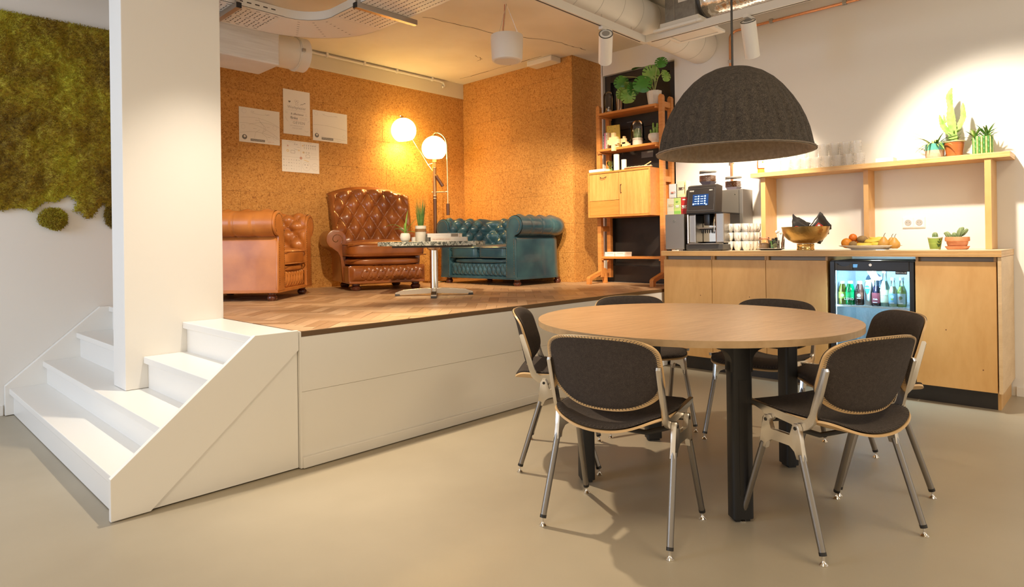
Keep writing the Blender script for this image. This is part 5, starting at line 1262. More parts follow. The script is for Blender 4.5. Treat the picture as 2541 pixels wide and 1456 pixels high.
def chesterfield(label, cat, name, loc, rz, W, D, H, leather, ncush, trim_n, group=None):
    t = thing(name, label, cat, loc, rz, group)
    A = .185; wi = W / 2 - A; xb = -D / 2 + A; xf_ = D / 2 - .02; rc = .07; RR = .096; zc = H - RR
    # U path of the inner face with outward normals
    P = []
    n1 = int((xf_ - xb - rc) / .0115); n2 = int((2 * wi - 2 * rc) / .0115)
    for i in range(n1): P.append((V((xf_ - (xf_ - xb - rc) * i / n1, -wi, 0)), V((0, -1, 0))))
    for i in range(12): a = R(270 - 90 * i / 12); P.append((V((xb + rc + rc * cos(a), -wi + rc + rc * sin(a), 0)), V((cos(a), sin(a), 0))))
    for i in range(n2): P.append((V((xb, -wi + rc + (2 * wi - 2 * rc) * i / n2, 0)), V((-1, 0, 0))))
    for i in range(12): a = R(180 - 90 * i / 12); P.append((V((xb + rc + rc * cos(a), wi - rc + rc * sin(a), 0)), V((cos(a), sin(a), 0))))
    for i in range(n1 + 1): P.append((V((xb + rc + (xf_ - xb - rc) * i / n1, wi, 0)), V((0, 1, 0))))
    S = [0]
    for (a, _), (b, _) in zip(P, P[1:]): S.append(S[-1] + (b - a).length)
    # profile: (offset outward, z, normal o, normal z, arc length, zone)
    prof = [(0, .20), (0, .26), (.002, .30), (.005, .34), (.009, .38), (.012, .41)]
    z_in = zc - .045
    k = 16; inner = []
    for i in range(k + 1): q = i / k; inner.append((.014 * q ** 2, .20 + (z_in - .20) * q))
    roll = [(RR + .012 + RR * cos(R(a)), zc + RR * sin(R(a))) for a in range(205, -96, -9)]
    outer = [(RR + .010, zc - RR - .002), (RR + .022, zc - RR - .010), (RR + .028, zc - RR - .03), (RR + .030, .30), (RR + .034, .16), (RR + .040, .075)]
    pr = inner + roll + outer; nI, nR = len(inner), len(roll)
    arcl = [0]
    for a, b in zip(pr, pr[1:]): arcl.append(arcl[-1] + math.hypot(b[0] - a[0], b[1] - a[1]))
    top_l = arcl[nI + 12]; su = .15; sv = .15
    total = S[-1]; nu = round(total / su)
    bm = bm_(); rows = []; buttons = []
    for (p, n), s in zip(P, S):
        row = []
        u = s / total * nu
        endk = min(1., min(s, total - s) / .045)
        for i, (o_, z) in enumerate(pr):
            a, b = pr[max(0, i - 1)], pr[min(len(pr) - 1, i + 1)]; tx, tz = b[0] - a[0], b[1] - a[1]; l_ = math.hypot(tx, tz) or 1
            no, nz = -tz / l_, tx / l_            # normal towards the seat / up
            d = 0.
            if i < nI + 16:
                v = (arcl[i] - top_l) / sv; fade = 1. if i < nI + 10 else (nI + 16 - i) / 6
                d = .046 * (tuft(u / 1., v / 1.) - .55) * endk * fade
            elif i < nI + nR:
                ps = abs(sin(pi * u)); d = -.006 * (1 - min(1, ps * 4)) * endk
            oo, zz = o_ + no * d, z + nz * d
            row.append(bm.verts.new((p.x + n.x * oo, p.y + n.y * oo, zz)))
        rows.append(row)
    for a, b in zip(rows, rows[1:]):
        for i in range(len(pr) - 1): bm.faces.new((a[i], b[i], b[i + 1], a[i + 1]))
    obj('arms_and_back', bm, leather, t, True, 180)
    # buttons at the crossings of the folds
    bt = bm_()
    for iu in range(1, nu * 2):
        for iv in range(0, 4):
            if (iu + iv) % 2: continue
            s = iu / 2 / nu * total; L = top_l - iv / 2 * sv
            if L < .03: continue
            j = min(range(len(S)), key=lambda q: abs(S[q] - s)); i = min(range(len(arcl)), key=lambda q: abs(arcl[q] - L)); p, n = P[j]
            a, b = pr[i - 1], pr[i + 1]; l_ = math.hypot(b[0] - a[0], b[1] - a[1]); no, nz = -(b[1] - a[1]) / l_, (b[0] - a[0]) / l_
            oo, zz = pr[i][0] - no * .020, pr[i][1] - nz * .020
            sphere(bt, (p.x + n.x * oo, p.y + n.y * oo, zz), .0085, 8, 5)
    obj('buttons', bt, leather, t, True, kind='stuff')
    # scroll fronts with nails
    for sg in (-1, 1):
        sc = [(o_, z) for o_, z in pr[:1]] + [(q[0] * .98 + .002, q[1]) for q in inner[1:]] + [(RR + .012 + (RR - .004) * cos(R(a)), zc + (RR - .004) * sin(R(a))) for a in range(200, -96, -12)] + [(RR + .012, zc - RR - .01), (RR + .026, zc - RR - .04), (RR + .036, .075), (0, .075)]
        bm = prism(bm_(), [(sg * (wi + o_), z) for o_, z in sc], 'x', xf_ - .004, xf_ + .018, .006)
        fo = obj('scroll_front', bm, leather, t, True, 40)
        pts = [V((xf_ + .019, sg * (wi + RR + .012 + (RR - .022) * cos(R(a))), zc + (RR - .022) * sin(R(a)))) for a in range(190, -60, -10)] + [V((xf_ + .019, sg * (wi + .036 + RR * .75), z)) for z in [zc - RR - .03 - i * .016 for i in range(int((zc - RR - .12) / .016))]] + [V((xf_ + .019, sg * (wi + .012), z)) for z in [.10 + i * .016 for i in range(int((zc - .12) / .016))]]
        obj('nails', nails(pts, .0036), nail_m, fo, True, kind='stuff')
    # base, border, rail, cushions, feet
    bb = prism(bm_(), back_round(-D / 2 + .062, xf_ - .01, W / 2 - .062, .19), 'z', .062, .205); obj('base', bb, leather, t)
    def border(u, v):
        y = -wi + .004 + (2 * wi - .008) * u; z = .085 + .125 * v; nn = round(2 * wi / .062)
        ed = min(1, min(u, 1 - u) * 2 * wi / .03); d = (.018 * tuft(u * nn, v * 1.02 + .0) + .006) * (1 - abs(2 * v - 1) ** 4) * ed
        return V((xf_ - .012 + d, y, z))
    obj('tufted_border', grid(bm_(), border, int(2 * wi / .007), 22), leather, t, True, 180)
    nn = round(2 * wi / .062); bt = bm_()
    for i in range(1, nn * 2):
        v = .25 if i % 2 else .75
        if i % 2 == 0: v = .5
        sphere(bt, (xf_ - .010, -wi + .004 + (2 * wi - .008) * (i / 2 / nn), .085 + .125 * (.25 if i % 2 else .72)), .006, 7, 5)
    obj('border_buttons', bt, leather, t, True, kind='stuff')
    obj('front_rail', cushion_bm(xb + .1, xf_ + .012, -wi + .002, wi - .002, .205, .255, 5, .0, 10), leather, t, True, 180)
    obj('lower_trim', prism(bm_(), back_round(-D / 2 + .05, xf_ + .014, W / 2 - .048, .2), 'z', .060, .084, .004), leather, t)
    for i in range(ncush):
        y0 = -wi + 2 * wi * i / ncush; y1 = -wi + 2 * wi * (i + 1) / ncush
        c = obj('seat_cushion', cushion_bm(xb + .01, xf_ + .022, y0 + .003, y1 - .003, .250, .375, 7, .022, 18), leather, t, True, 180)
        for zz in (.266, .358):
            pp = []; hx0, hx1 = xb + .03, xf_ + .0215
            for (x, y) in [(hx0, y0 + .012), (hx1 - .02, y0 + .008), (hx1, y0 + .03), (hx1, y1 - .03), (hx1 - .02, y1 - .008), (hx0, y1 - .012)]: pp.append((x, y, zz))
            obj('piping', tube(bm_(), pp, .0045, 6), leather, c, True)
    for sx in (xf_ - .05, -D / 2 + .13):
        for sy in (-W / 2 + .105, W / 2 - .105): obj('foot', bun(bm_(), sx, sy), foot_m, t, True)
    return t
chesterfield('tan leather rolled arm club chair with its outer side to the stairs', 'armchair', 'club_chair', (2.13, 4.93, ZP), R(-47), .84, .80, .66, leather_tan, 1, 0)
chesterfield('dark teal buttoned leather two seat sofa standing against the cork side wall', 'sofa', 'two_seat_sofa', (4.585, 4.51, ZP), R(180), 1.17, .78, .655, leather_teal, 2, 0)

# high back armchair
hb2 = thing('high_back_armchair', 'brown buttoned leather armchair with a tall arched back', 'armchair', (3.40, 5.00, ZP), R(-110))
def hback(u, v, d=0.):
    y = (u * 2 - 1); yy = y * (.355 + .025 * v)
    ztop = .965 - .075 * abs(y) ** 2.4; z = .36 + (ztop - .36) * v
    x = -.235 - .13 * v + .16 * abs(y) ** 3.2 * (1 - .35 * v) - .03 * max(0, v - .88) / .12
    return V((x, yy, z))
def hback_t(u, v):
    p = hback(u, v); e = .004; du = hback(min(1, u + e), v) - hback(max(0, u - e), v); dv = hback(u, min(1, v + e)) - hback(u, max(0, v - e)); n = du.cross(dv).normalized()
    if n.x < 0: n = -n
    ed = min(1, min(u, 1 - u) / .05) * min(1, (1 - v) / .10)
    return p + n * (.060 * (tuft(u * 5, v * 2.6 + .1) - .5) * ed + .02 - .05 * (1 - min(1, (1 - v) / .06)) ** 2)
gb_ = bm_(); grid(gb_, hback_t, 96, 72); o_b = obj('back', gb_, leather_brown, hb2, True, 180)
sol = bm_(); grid(sol, lambda u, v: hback(u, v) + V((-.075, 0, 0)), 24, 18); obj('back_panel', sol, leather_brown, hb2, True, 180)
rim = bm_()
edge = [(0, v / 20) for v in range(21)] + [(u / 30, 1) for u in range(1, 31)] + [(1, 1 - v / 20) for v in range(1, 21)]
R0, R1, R2 = [], [], []
for u, v in edge:
    a, b = hback_t(u, v), hback(u, v) + V((-.075, 0, 0)); n = ((a + b) / 2 - V((-.3, 0, .65))); n.x = 0; n = n.normalized() * .022
    R0.append(rim.verts.new(a)); R1.append(rim.verts.new((a + b) / 2 + n)); R2.append(rim.verts.new(b))
for A, C in ((R0, R1), (R1, R2)):
    for i in range(len(A) - 1): rim.faces.new((A[i], A[i + 1], C[i + 1], C[i]))
obj('back_border', rim, leather_brown, hb2, True, 180)
obj('nails', nails([((hback_t(u, v) * .35 + (hback(u, v) + V((-.075, 0, 0))) * .65) + V((0, math.copysign(.014, u - .5) if u in (0, 1) else 0, .0))) for u, v in edge if u in (0, 1)], .004), nail_m, o_b, True, kind='stuff')
bt = bm_()
for iu in range(1, 10):
    for iv in range(-1, 7):
        if (iu + iv) % 2: continue
        u, v = iu / 10, (iv / 2 - .1) / 2.6
        if .04 < v < .93: sphere(bt, hback_t(u, v) + V((.004, 0, 0)), .010, 8, 5)
obj('buttons', bt, leather_brown, hb2, True, kind='stuff')
for sg in (-1, 1):
    ra, za, ya = .088, .452, sg * .400
    bm = bm_(); n = 26; rows = []
    sec = [(-sg * .075, .26), (-sg * .082, .38)] + [(-sg * ra * cos(R(a)), za + ra * sin(R(a))) for a in range(0, 253, 12)] + [(-sg * .018, .345), (-sg * .040, .30), (-sg * .045, .07)]
    for i in range(n + 1):
        x = -.30 + .41 * i / n; kk = 1 - .10 * (1 - i / n); rows.append([bm.verts.new((x, ya + yy_ * kk, zz)) for yy_, zz in sec])
    for a, b in zip(rows, rows[1:]):
        for i in range(len(sec) - 1): bm.faces.new((a[i], b[i], b[i + 1], a[i + 1]))
    obj('arm', bm, leather_brown, hb2, True, 60)
    fo = obj('scroll_front', prism(bm_(), [(ya + yy_, zz) for yy_, zz in sec] + [(ya - sg * .075, .07)], 'x', .108, .128, .008), leather_brown, hb2, True, 40)
    sp2 = [V((.1295, ya - sg * .058 * (1 - i / 34) * cos(R(i * 14 - 40)) - 0, za + .058 * (1 - i / 34) * sin(R(i * 14 - 40)))) for i in range(28)]
    obj('nails', nails(sp2, .004), nail_m, fo, True, kind='stuff')
obj('base', B(-.36, .345, -.345, .345, .068, .215, .012), leather_brown, hb2)
def hborder(u, v):
    y = -.335 + .67 * u; z = .085 + .135 * v; ed = min(1, min(u, 1 - u) / .05); inn_ = 1 if .17 < u < .97 else 0
    d = .030 * (1 - abs(2 * v - 1) ** 3) * ed - (.016 * (1 - tuft(u * 9.5, v * 1.0)) ** 3 * min(1, max(0, (u - .12) / .06)) * min(1, max(0, (.98 - u) / .06)))
    return V((.345 + d, y, z))
obj('buttoned_border', grid(bm_(), hborder, 90, 20), leather_brown, hb2, True, 180)
bt = bm_()
for i in range(3, 19): 
    u = i / 19; sphere(bt, hborder(u, .30 if i % 2 else .66) + V((.002, 0, 0)), .010, 9, 6)
obj('border_buttons', bt, leather_brown, hb2, True, kind='stuff')
obj('roll_pad', cushion_bm(-.25, .378, -.336, .336, .213, .292, 4, .006, 12), leather_brown, hb2, True, 180)
sc_ = obj('seat_cushion', cushion_bm(-.26, .415, -.352, .352, .288, .425, 5.5, .026, 20), leather_brown, hb2, True, 180)
for zz in (.308, .404): obj('piping', tube(bm_(), [(-.2, -.347, zz), (.36, -.347, zz), (.403, -.31, zz), (.412, 0, zz), (.403, .31, zz), (.36, .347, zz), (-.2, .347, zz)], .0048, 6), leather_brown, sc_, True)
obj('lower_trim', B(-.35, .36, -.34, .34, .062, .085, .008), leather_brown, hb2)
for sx, sy in ((.29, .27), (.29, -.27), (-.28, .25), (-.28, -.25)): obj('foot', bun(bm_(), sx, sy, .062, .044), foot_m, hb2, True)

# ---------------------------------------------------------------- coffee table
TA = math.atan2(-.722, .692)
cf = thing('coffee_table', 'granite topped coffee table on a chrome column with a four armed foot', 'table', (3.146, 3.864, ZP), TA)
slab = prism(bm_(), [(-.395, -.20), (-.34, -.255), (.34, -.255), (.395, -.20), (.395, .20), (.34, .255), (-.34, .255), (-.395, .20)], 'z', .386, .418, .003)
obj('granite_slab', slab, granite, cf)
obj('under_board', B(-.29, .29, -.19, .19, .372, .3855, .002), dark_grey, cf)
obj('column', lathe(bm_(), [(0, .05), (.034, .05), (.030, .06), (.029, .35), (.05, .36), (.055, .3715), (0, .3715)], 28), chrome, cf, True, 40)
for k, a in enumerate((0, 90, 180, 270)):
    L = .30
    arm = prism(bm_(), [(0, .052), (.06, .058), (L - .06, .046), (L, .026), (L, .008), (L - .03, .008), (.06, .016), (0, .016)], 'y', -.021, .021, .003)
    ao = obj('foot_arm', xf(arm, RZ(R(a + 6))), alu, cf)
    gl_ = box(bm_(), L - .035, L + .002, -.0215, .0215, 0, .016, .002); obj('glide', xf(gl_, RZ(R(a + 6))), dark_grey, ao)
def on_ct(name, label, cat, r, d, z=.4185, rz=0.):
    c, s_ = cos(TA), sin(TA); return thing(name, label, cat, (3.146 + r * c - d * s_, 3.864 + r * s_ + d * c, ZP + z), rz + TA)
pp = on_ct('potted_plant', 'small round white pot with arching strap leaves on the granite table', 'plant', -.205, -.10)
obj('pot', lathe(bm_(), [(0, .002), (.024, 0), (.034, .012), (.0395, .03), (.038, .05), (.033, .064), (.030, .066), (.029, .060), (0, .055)], 28), stone_w, pp, True, 60)
for d_, ln, w_, dr in (((.9, .1, 1.6), .17, .018, .5), ((-.8, .0, 1.5), .20, .018, 2.2), ((.25, -.2, 2.0), .19, .017, .35), ((-.5, -.4, .9), .11, .02, 1.6), ((.7, -.3, .5), .10, .022, 1.2), ((-.15, .2, 2.5), .09, .014, .2), ((.3, .1, 1.2), .09, .013, 1.0), ((-.3, -.1, 1.8), .08, .014, .4)):
    obj('leaf', blade(bm_(), (0, 0, .058), d_, ln, w_, dr, 0, 8, .45), leaf_l, pp, True)
vs = on_ct('grass_vase', 'tall white cylinder vase with a brown glaze band and dark grass', 'vase', -.100, .0)
obj('vase', lathe(bm_(), [(0, .002), (.039, 0), (.041, .003), (.0425, .122), (.040, .124), (.039, .11), (0, .11)], 30), stone_w, vs, True, 50)
gl2 = bm_(); n = 40
P0 = [[gl2.verts.new((.0432 * cos(2 * pi * i / n), .0432 * sin(2 * pi * i / n), z + .0035 * noise.noise(V((i * .9, k * 3., 0))))) for i in range(n)] for k, z in enumerate((.076, .090, .100))]
for A, C in zip(P0, P0[1:]):
    for i in range(n): gl2.faces.new((A[i], A[(i + 1) % n], C[(i + 1) % n], C[i]))
obj('glaze_band', gl2, mat('brown_glaze', (.22, .12, .05), .4), vs, True)
g = random.Random(5)
for i in range(34):
    a = g.uniform(0, 2 * pi); obj('grass_blade', blade(bm_(), (.018 * cos(a), .018 * sin(a), .10), (cos(a) * .9, sin(a) * .9, g.uniform(4, 11)), g.uniform(.17, .27), .0058, g.uniform(0, .12), a, 6, .5), grass_d, vs, True)
tl = on_ct('tea_light_holder', 'tiny white ceramic tea light holder beside the vase', 'candle holder', -.155, .05)
obj('holder', lathe(bm_(), [(0, .001), (.024, 0), (.026, .004), (.026, .036), (.023, .037), (.022, .03), (0, .03)], 22), stone_w, tl, True, 50)
obj('wick', tube(bm_(), [(0, 0, .03), (.002, 0, .046)], .002, 5), ink, tl)
def book(label, r, d, z, w, dp, h, a, cov, page=True):
    b = on_ct('book', label, 'book', r, d, z, a); obj('cover', B(-w / 2, w / 2, -dp / 2, dp / 2, 0, .0028), cov, b); obj('cover', B(-w / 2, w / 2, -dp / 2, dp / 2, h - .0028, h), cov, b)
    obj('spine', B(-w / 2, w / 2, -dp / 2 - .003, -dp / 2, 0, h, .001), cov, b); obj('pages', B(-w / 2 + .003, w / 2 - .003, -dp / 2 + .0002, dp / 2 - .004, .003, h - .003), paper, b); return b
cream = mat('cream_cover', (.72, .64, .54), .55); palec = mat('pale_cover', (.66, .60, .54), .55)
b1 = book('cream book with THE AMSTERDAM CANALS on the spine, lower of two on the granite table', .125, .0, .4185, .275, .20, .032, R(1), cream)
text('spine_lettering', 'THE AMSTERDAM CANALS', .0115, ink_red, Matrix.Translation((-.055, -.1036, .016)) @ face_my(0, 0, 0), b1); obj('spine_rule', B(.04, .12, -.1036, -.103, .015, .0165), ink_light, b1)
b2 = book('paler book lying on top of the cream book', .090, .01, .451, .245, .19, .029, R(-3), palec)
obj('spine_photo', B(.06, .115, -.0986, -.098, .003, .026), mat('photo_brown', (.22, .17, .12), .5), b2); strokes(b2, 'spine_print', scribble(-.06, .04, .014, .006, 12, 3), ink_light, .002, -.0984)
bl = on_ct('grey_box', 'small dark grey box between the vase and the books', 'box', -.035, .05); obj('box_body', B(-.035, .035, -.04, .04, 0, .045, .004), mat('slate_grey', (.13, .125, .11), .6), bl); obj('box_lid', B(-.037, .037, -.042, .042, .0455, .062, .004), MATS['slate_grey'], bl)

# ---------------------------------------------------------------- two globe floor lamp
LPX = (4.25, 5.19, ZP)
fl = thing('floor_lamp', 'brass and wood floor lamp with two lit white globes behind the teal sofa', 'lamp', LPX, TA)
brs = mat('lamp_brass', (.80, .62, .32), .18, 1.); lw = wood('lamp_walnut', (.10, .035, .012), (.17, .07, .026), 4, (4, 4, .8), .35)
obj('base', lathe(bm_(), [(0, 0), (.14, 0), (.145, .006), (.14, .018), (.03, .026), (.022, .04), (0, .04)], 36), brs, fl, True, 40)
obj('pole', tube(bm_(), [(0, 0, .03), (0, 0, .90)], .0205, 16), lw, fl, True)
obj('pole_upper', tube(bm_(), [(0, 0, .90), (0, 0, 1.29)], .0205, 16), mat('pole_bronze', (.42, .24, .10), .3, .6), fl, True)
for z in (.88, .91, 1.20, 1.26): obj('ring', lathe(bm_(), [(.020, z - .006), (.0235, z - .004), (.0235, z + .004), (.020, z + .006)], 20), brs, fl, True)
glb = mat('lit_globe', (.9, .85, .75), .3, emit=(1.0, .70, .24), estr=13)
def globe(par, c, tiltx):
    M = Matrix.Translation(c) @ RY(tiltx); r = .130
    prof = [(r * .20, r * .98)] + [(r * cos(R(a)), r * sin(R(a))) for a in range(76, -53, -6)]
    prof += [(p[0] * .965, p[1] * .965) for p in prof[::-1]]
    o = obj('globe', xf(lathe(bm_(), prof, 36), M), glb, par, True, 60)
    obj('cap', xf(lathe(bm_(), [(0, r * .95), (.034, r * .95), (.034, r * 1.0), (.016, r * 1.03), (.012, r * 1.15), (0, r * 1.15)], 20), M), brs, par, True, 40)
    return M
g2 = V((0, 0, 1.405)); globe(fl, g2, 0)
arcp = [g2 + V((0, -.02, .150))] + [V((.055 - .055 * cos(R(a)) * 1.0 + .0, -.02, 1.46)) + V((.0 if a < 90 else 0, 0, 0)) for a in ()] 
arcp = [(0, 0, 1.553), (.02, -.02, 1.565), (.05, -.03, 1.563), (.09, -.035, 1.538), (.122, -.037, 1.495), (.137, -.037, 1.43), (.140, -.037, .76)]
obj('arc_arm', tube(bm_(), curve_pts(arcp[:6], 24) + [V(arcp[6])], .0075, 10), brs, fl, True)
obj('counterweight', tube(bm_(), [(.140, -.037, .82), (.140, -.037, .70)], .0185, 14), lw, fl, True)
obj('joint', tube(bm_(), [(-.03, 0, .945), (.148, -.037, .945)], .007, 10), brs, fl, True)
g1 = V((-.315, -.02, 1.595)); M1 = globe(fl, g1, R(-8))
obj('diagonal_arm', tube(bm_(), [(-.345, -.03, 1.745), (-.335, .02, 1.755), (-.31, .10, 1.72), (-.262, .12, 1.55), (-.075, .03, 1.24), (.035, -.028, 1.09)], .0065, 10), brs, fl, True)
obj('counterweight', tube(bm_(), [(.020, -.024, 1.115), (.088, -.03, 1.005)], .0185, 14), lw, fl, True)
obj('joint', tube(bm_(), [(-.078, .03, 1.235), (.005, .0, 1.255)], .005, 8), brs, fl, True)
c_, s_ = cos(TA), sin(TA)
for gp, e in ((g1, 16), (g2, 10)):
    wp = V((LPX[0] + gp.x * c_ - gp.y * s_, LPX[1] + gp.x * s_ + gp.y * c_, LPX[2] + gp.z))
    point('globe_bulb', wp + V((0, 0, -.06)), e, (1.0, .62, .22), .05)
wo = thing('low_socket', 'white wall socket low on the cork wall behind the coffee table', 'socket', (4.52, YB - .012, .905)); obj('frame', B(-.04, .04, -.010, 0, -.04, .04, .003), ceramic, wo); obj('outlet', xf(lathe(bm_(), [(0, .002), (.018, .002), (.021, 0), (.021, -.002)], 20), T(0, -.0105, 0) @ RX(pi / 2)), MATS['socket_shadow'], wo)
# ---------------------------------------------------------------- teak bookcase
bk = thing('bookcase', 'teak ladder frame bookcase with shelves and a closed cabinet in front of the black doorway', 'bookcase', (5.0, 2.92, ZP))
YR, YL = 0., .685                 # local positions of the two side frames
for y in (YR, YL):
    for x in (0, .155):
        bm = bm_(); prism(bm, [(y, .05 if x else .06), (y + .042, .05 if x else .06), (y + .042, 1.69), (y + .034, 1.707), (y + .021, 1.713), (y + .008, 1.707), (y, 1.69)], 'x', x, x + .042, .003)
        obj('post', bm, teak, bk)
    for z in (1.60, .93, .50): obj('cross_rail', B(.0422, .1548, y + .008, y + .034, z, z + .05, .002), teak, bk)
    ft = prism(bm_(), [(-.19, 0), (-.155, 0), (-.145, .045), (.05, .10), (.07, 0), (.105, 0), (.10, .13), (.075, .145), (-.005, .118), (-.175, .07), (-.19, .055)], 'y', y + .002, y + .040, .003)
    obj('foot', ft, teak, bk)
    hl = bm_()
    for i in range(26):
        z = .35 + i * .05; lathe(hl, [(0, 0), (.003, 0), (0, .0003)], 6); xf(hl, T(.021, y - .0003, z) @ RX(pi / 2), len(hl.verts) - 8)
    obj('peg_holes', hl, ink, bk, kind='stuff')
for z, x0 in ((1.625, -.04), (1.281, -.04), (.258, .0)):
    s = obj('shelf', B(x0, .185, .0425, YL - .0005, z - .021, z, .002), teak_h, bk)
    for y in (.0427, YL - .0192): obj('bracket', B(x0 + .005, .18, y, y + .0185, z - .038, z - .0215, .003), teak, bk)
# cabinet
CZ0, CZ1 = .628, 1.052
cb = bm_(); box(cb, -.150, .185, .0435, .0595, CZ0, CZ1, .002); box(cb, -.150, -.004, .707, .723, CZ0, CZ1, .002); box(cb, -.004, .185, .667, .6845, CZ0, CZ1); box(cb, -.150, -.004, .0597, .7068, CZ1 - .016, CZ1); box(cb, -.150, -.004, .0597, .7068, CZ0, CZ0 + .016); box(cb, -.004, .185, .0597, .6668, CZ1 - .016, CZ1); box(cb, -.004, .185, .0597, .6668, CZ0, CZ0 + .016); box(cb, .17, .185, .0597, .6668, CZ0 + .0165, CZ1 - .0165)
obj('cabinet_body', cb, teak_h, bk)
do = obj('cabinet_door', B(-.142, -.125, .0605, .374, CZ0 + .018, CZ1 - .018, .001), teak_front, bk)
obj('handle', tube(bm_(), [(-.142, .350, .845), (-.158, .350, .848), (-.160, .350, .875), (-.158, .350, .918), (-.142, .350, .921)], .0028, 6), black_steel, do, True)
dr = obj('drop_front', B(-.142, -.125, .379, .706, CZ0 + .155, CZ1 - .018, .001), teak_front, bk)
obj('handle', tube(bm_(), [(-.142, .515, 1.002), (-.158, .515, .998), (-.162, .53, .990), (-.162, .56, .990), (-.158, .575, .998), (-.142, .575, 1.002)], .0028, 6), black_steel, dr, True)
obj('lower_panel', B(-.142, -.125, .379, .706, CZ0 + .018, CZ0 + .152, .001), teak_h, bk)
S1, S2, SC_, SL = ZP + 1.6255, ZP + 1.2815, ZP + CZ1 + .0005, ZP + .2585
# things on it
def domes(par, r, h):
    prof = [(r, 0)] + [(r, (h - r) * i / 6) for i in range(1, 7)] + [(r * cos(R(a)), h - r + r * sin(R(a))) for a in range(10, 91, 10)]
    return obj('glass_dome', lathe(bm_(), prof[:-1] + [(0, h)], 32), clear, par, True, 180)
gd = thing('bell_jar', 'glass bell jar of trinkets at the end of the top shelf', 'bell jar', (5.075, 3.545, S1))
domes(gd, .052, .225); obj('base', lathe(bm_(), [(0, 0), (.056, 0), (.056, .008), (0, .008)], 28), pale_ply, gd, True, 40)
g = random.Random(8)
for i in range(14): obj('trinket', sphere(bm_(), (g.uniform(-.028, .028), g.uniform(-.028, .028), .018 + g.uniform(0, .045)), g.uniform(.007, .013), 8, 6), (brass, ceramic, pale_ply)[i % 3], gd, True)
pj = thing('pencil_glass', 'drinking glass full of coloured pencils on the top shelf', 'pencil holder', (5.075, 3.422, S1))
obj('glass_wall', lathe(bm_(), [(0, 0), (.036, 0), (.042, .13), (.040, .13), (.034, .006), (0, .006)], 26), clear, pj, True, 50)
cols = [(.62, .42, .24), (.70, .30, .10), (.72, .66, .56), (.55, .06, .04), (.66, .52, .36), (.20, .16, .10)]
for i in range(22):
    a = g.uniform(0, 2 * pi); rr = g.uniform(.004, .028); p = V((rr * cos(a), rr * sin(a), .007)); q = V((1.15 * rr * cos(a), 1.15 * rr * sin(a), g.uniform(.13, .165)))
    c_k = i % 6; pc = obj('pencil', tube(bm_(), [p, q], .0034, 6), mat('pencil_%d' % c_k, cols[c_k], .5), pj); obj('point', tube(bm_(), [q, q + (q - p).normalized() * .010], .003, 6, True, .0006), pale_ply, pc)
mo = thing('monstera', 'split leaved green plant in a white angular pot on the top shelf', 'plant', (5.075, 3.045, S1))
obj('pot', lathe(bm_(), [(0, .003), (.050, .003), (.052, 0), (.070, .135), (.066, .136), (.06, .12), (0, .12)], 9), stone_w, mo)
obj('soil', lathe(bm_(), [(.06, .121), (0, .126)], 16), soil, mo)
def mleaf(c, r, nrm, tip, mt_, slots=True, seed=0, fold=.25):
    """heart shaped leaf with holes and notched edge; nrm faces the viewer side, tip is the direction of the tip"""
    n = V(nrm).normalized(); t = V(tip); t = (t - n * t.dot(n)).normalized(); s = t.cross(n)
    bm = bm_(); N = 28; half = []
    gg = random.Random(seed)
    def rad(a):   # a 0 at tip .. pi at stalk
        return r * (1.08 - .30 * (a / pi) + .18 * sin(a) - .12 * max(0, cos(a)) ** 6 + (.28 * max(0, -cos(a)) ** 3)) 
    def P(q, a, sg):
        x, y = rad(a) * q * sin(a), rad(a) * q * cos(a) + .0
        return V(c) + s * (sg * x) + t * y + n * (fold * x * (1 - .6 * q) - .25 * y * y / r * (1 if y > 0 else .3))
    for sg in (1, -1):
        for i in range(N):
            a0, a1 = pi * i / N, pi * (i + 1) / N
            cut = slots and 6 < i < 22 and i % 4 == (seed % 4)
            for q0, q1 in ((0, .35), (.35, .62), (.62, 1.0)):
                if cut and q0 >= .35 and (q1 == 1.0 or (seed + i) % 3 == 0) and not (q0 == .35 and i % 8 < 4): continue
                vs_ = [P(q0, a0, sg), P(q1, a0, sg), P(q1, a1, sg), P(q0, a1, sg)]
                if q0 == 0: vs_ = vs_[:3]
                bm.faces.new([bm.verts.new(v) for v in vs_])
    bmesh.ops.remove_doubles(bm, verts=bm.verts, dist=.0003)
    return bm
dn = (-.75, -.6, -.1)
LV = [((5.04, 3.375), 2.534, .088, (-.8, -.5, .1), (.0, .25, -1), leaf_m, 1), ((5.06, 3.195), 2.640, .085, (-.2, -.1, 1), (0, .8, -.5), leaf_m, 2), ((5.05, 3.061), 2.560, .098, (-.7, -.6, -.2), (0, .9, -.35), leaf_l, 3), ((5.03, 2.944), 2.635, .070, (-.8, -.4, .3), (0, -.1, -1), leaf_m, 4),
      ((5.04, 2.908), 2.510, .072, (-.2, -.9, .2), (0, -.35, -1), leaf_l, 5), ((4.99, 3.115), 2.465, .105, (-.8, -.5, .2), (0, .35, -1), leaf_m, 6), ((5.0, 3.225), 2.440, .085, (-.3, -.8, .1), (0, .2, -1), leaf_m, 7), ((4.98, 3.265), 2.375, .085, (-.8, -.5, -.1), (0, -.1, -1), leaf_l, 8), ((4.99, 3.335), 2.415, .075, (-.6, -.7, -.1), (.0, .1, -1), leaf_l, 9), ((5.02, 3.29), 2.485, .06, (-.3, -.8, .4), (0, .4, -.8), leaf_l, 10)]
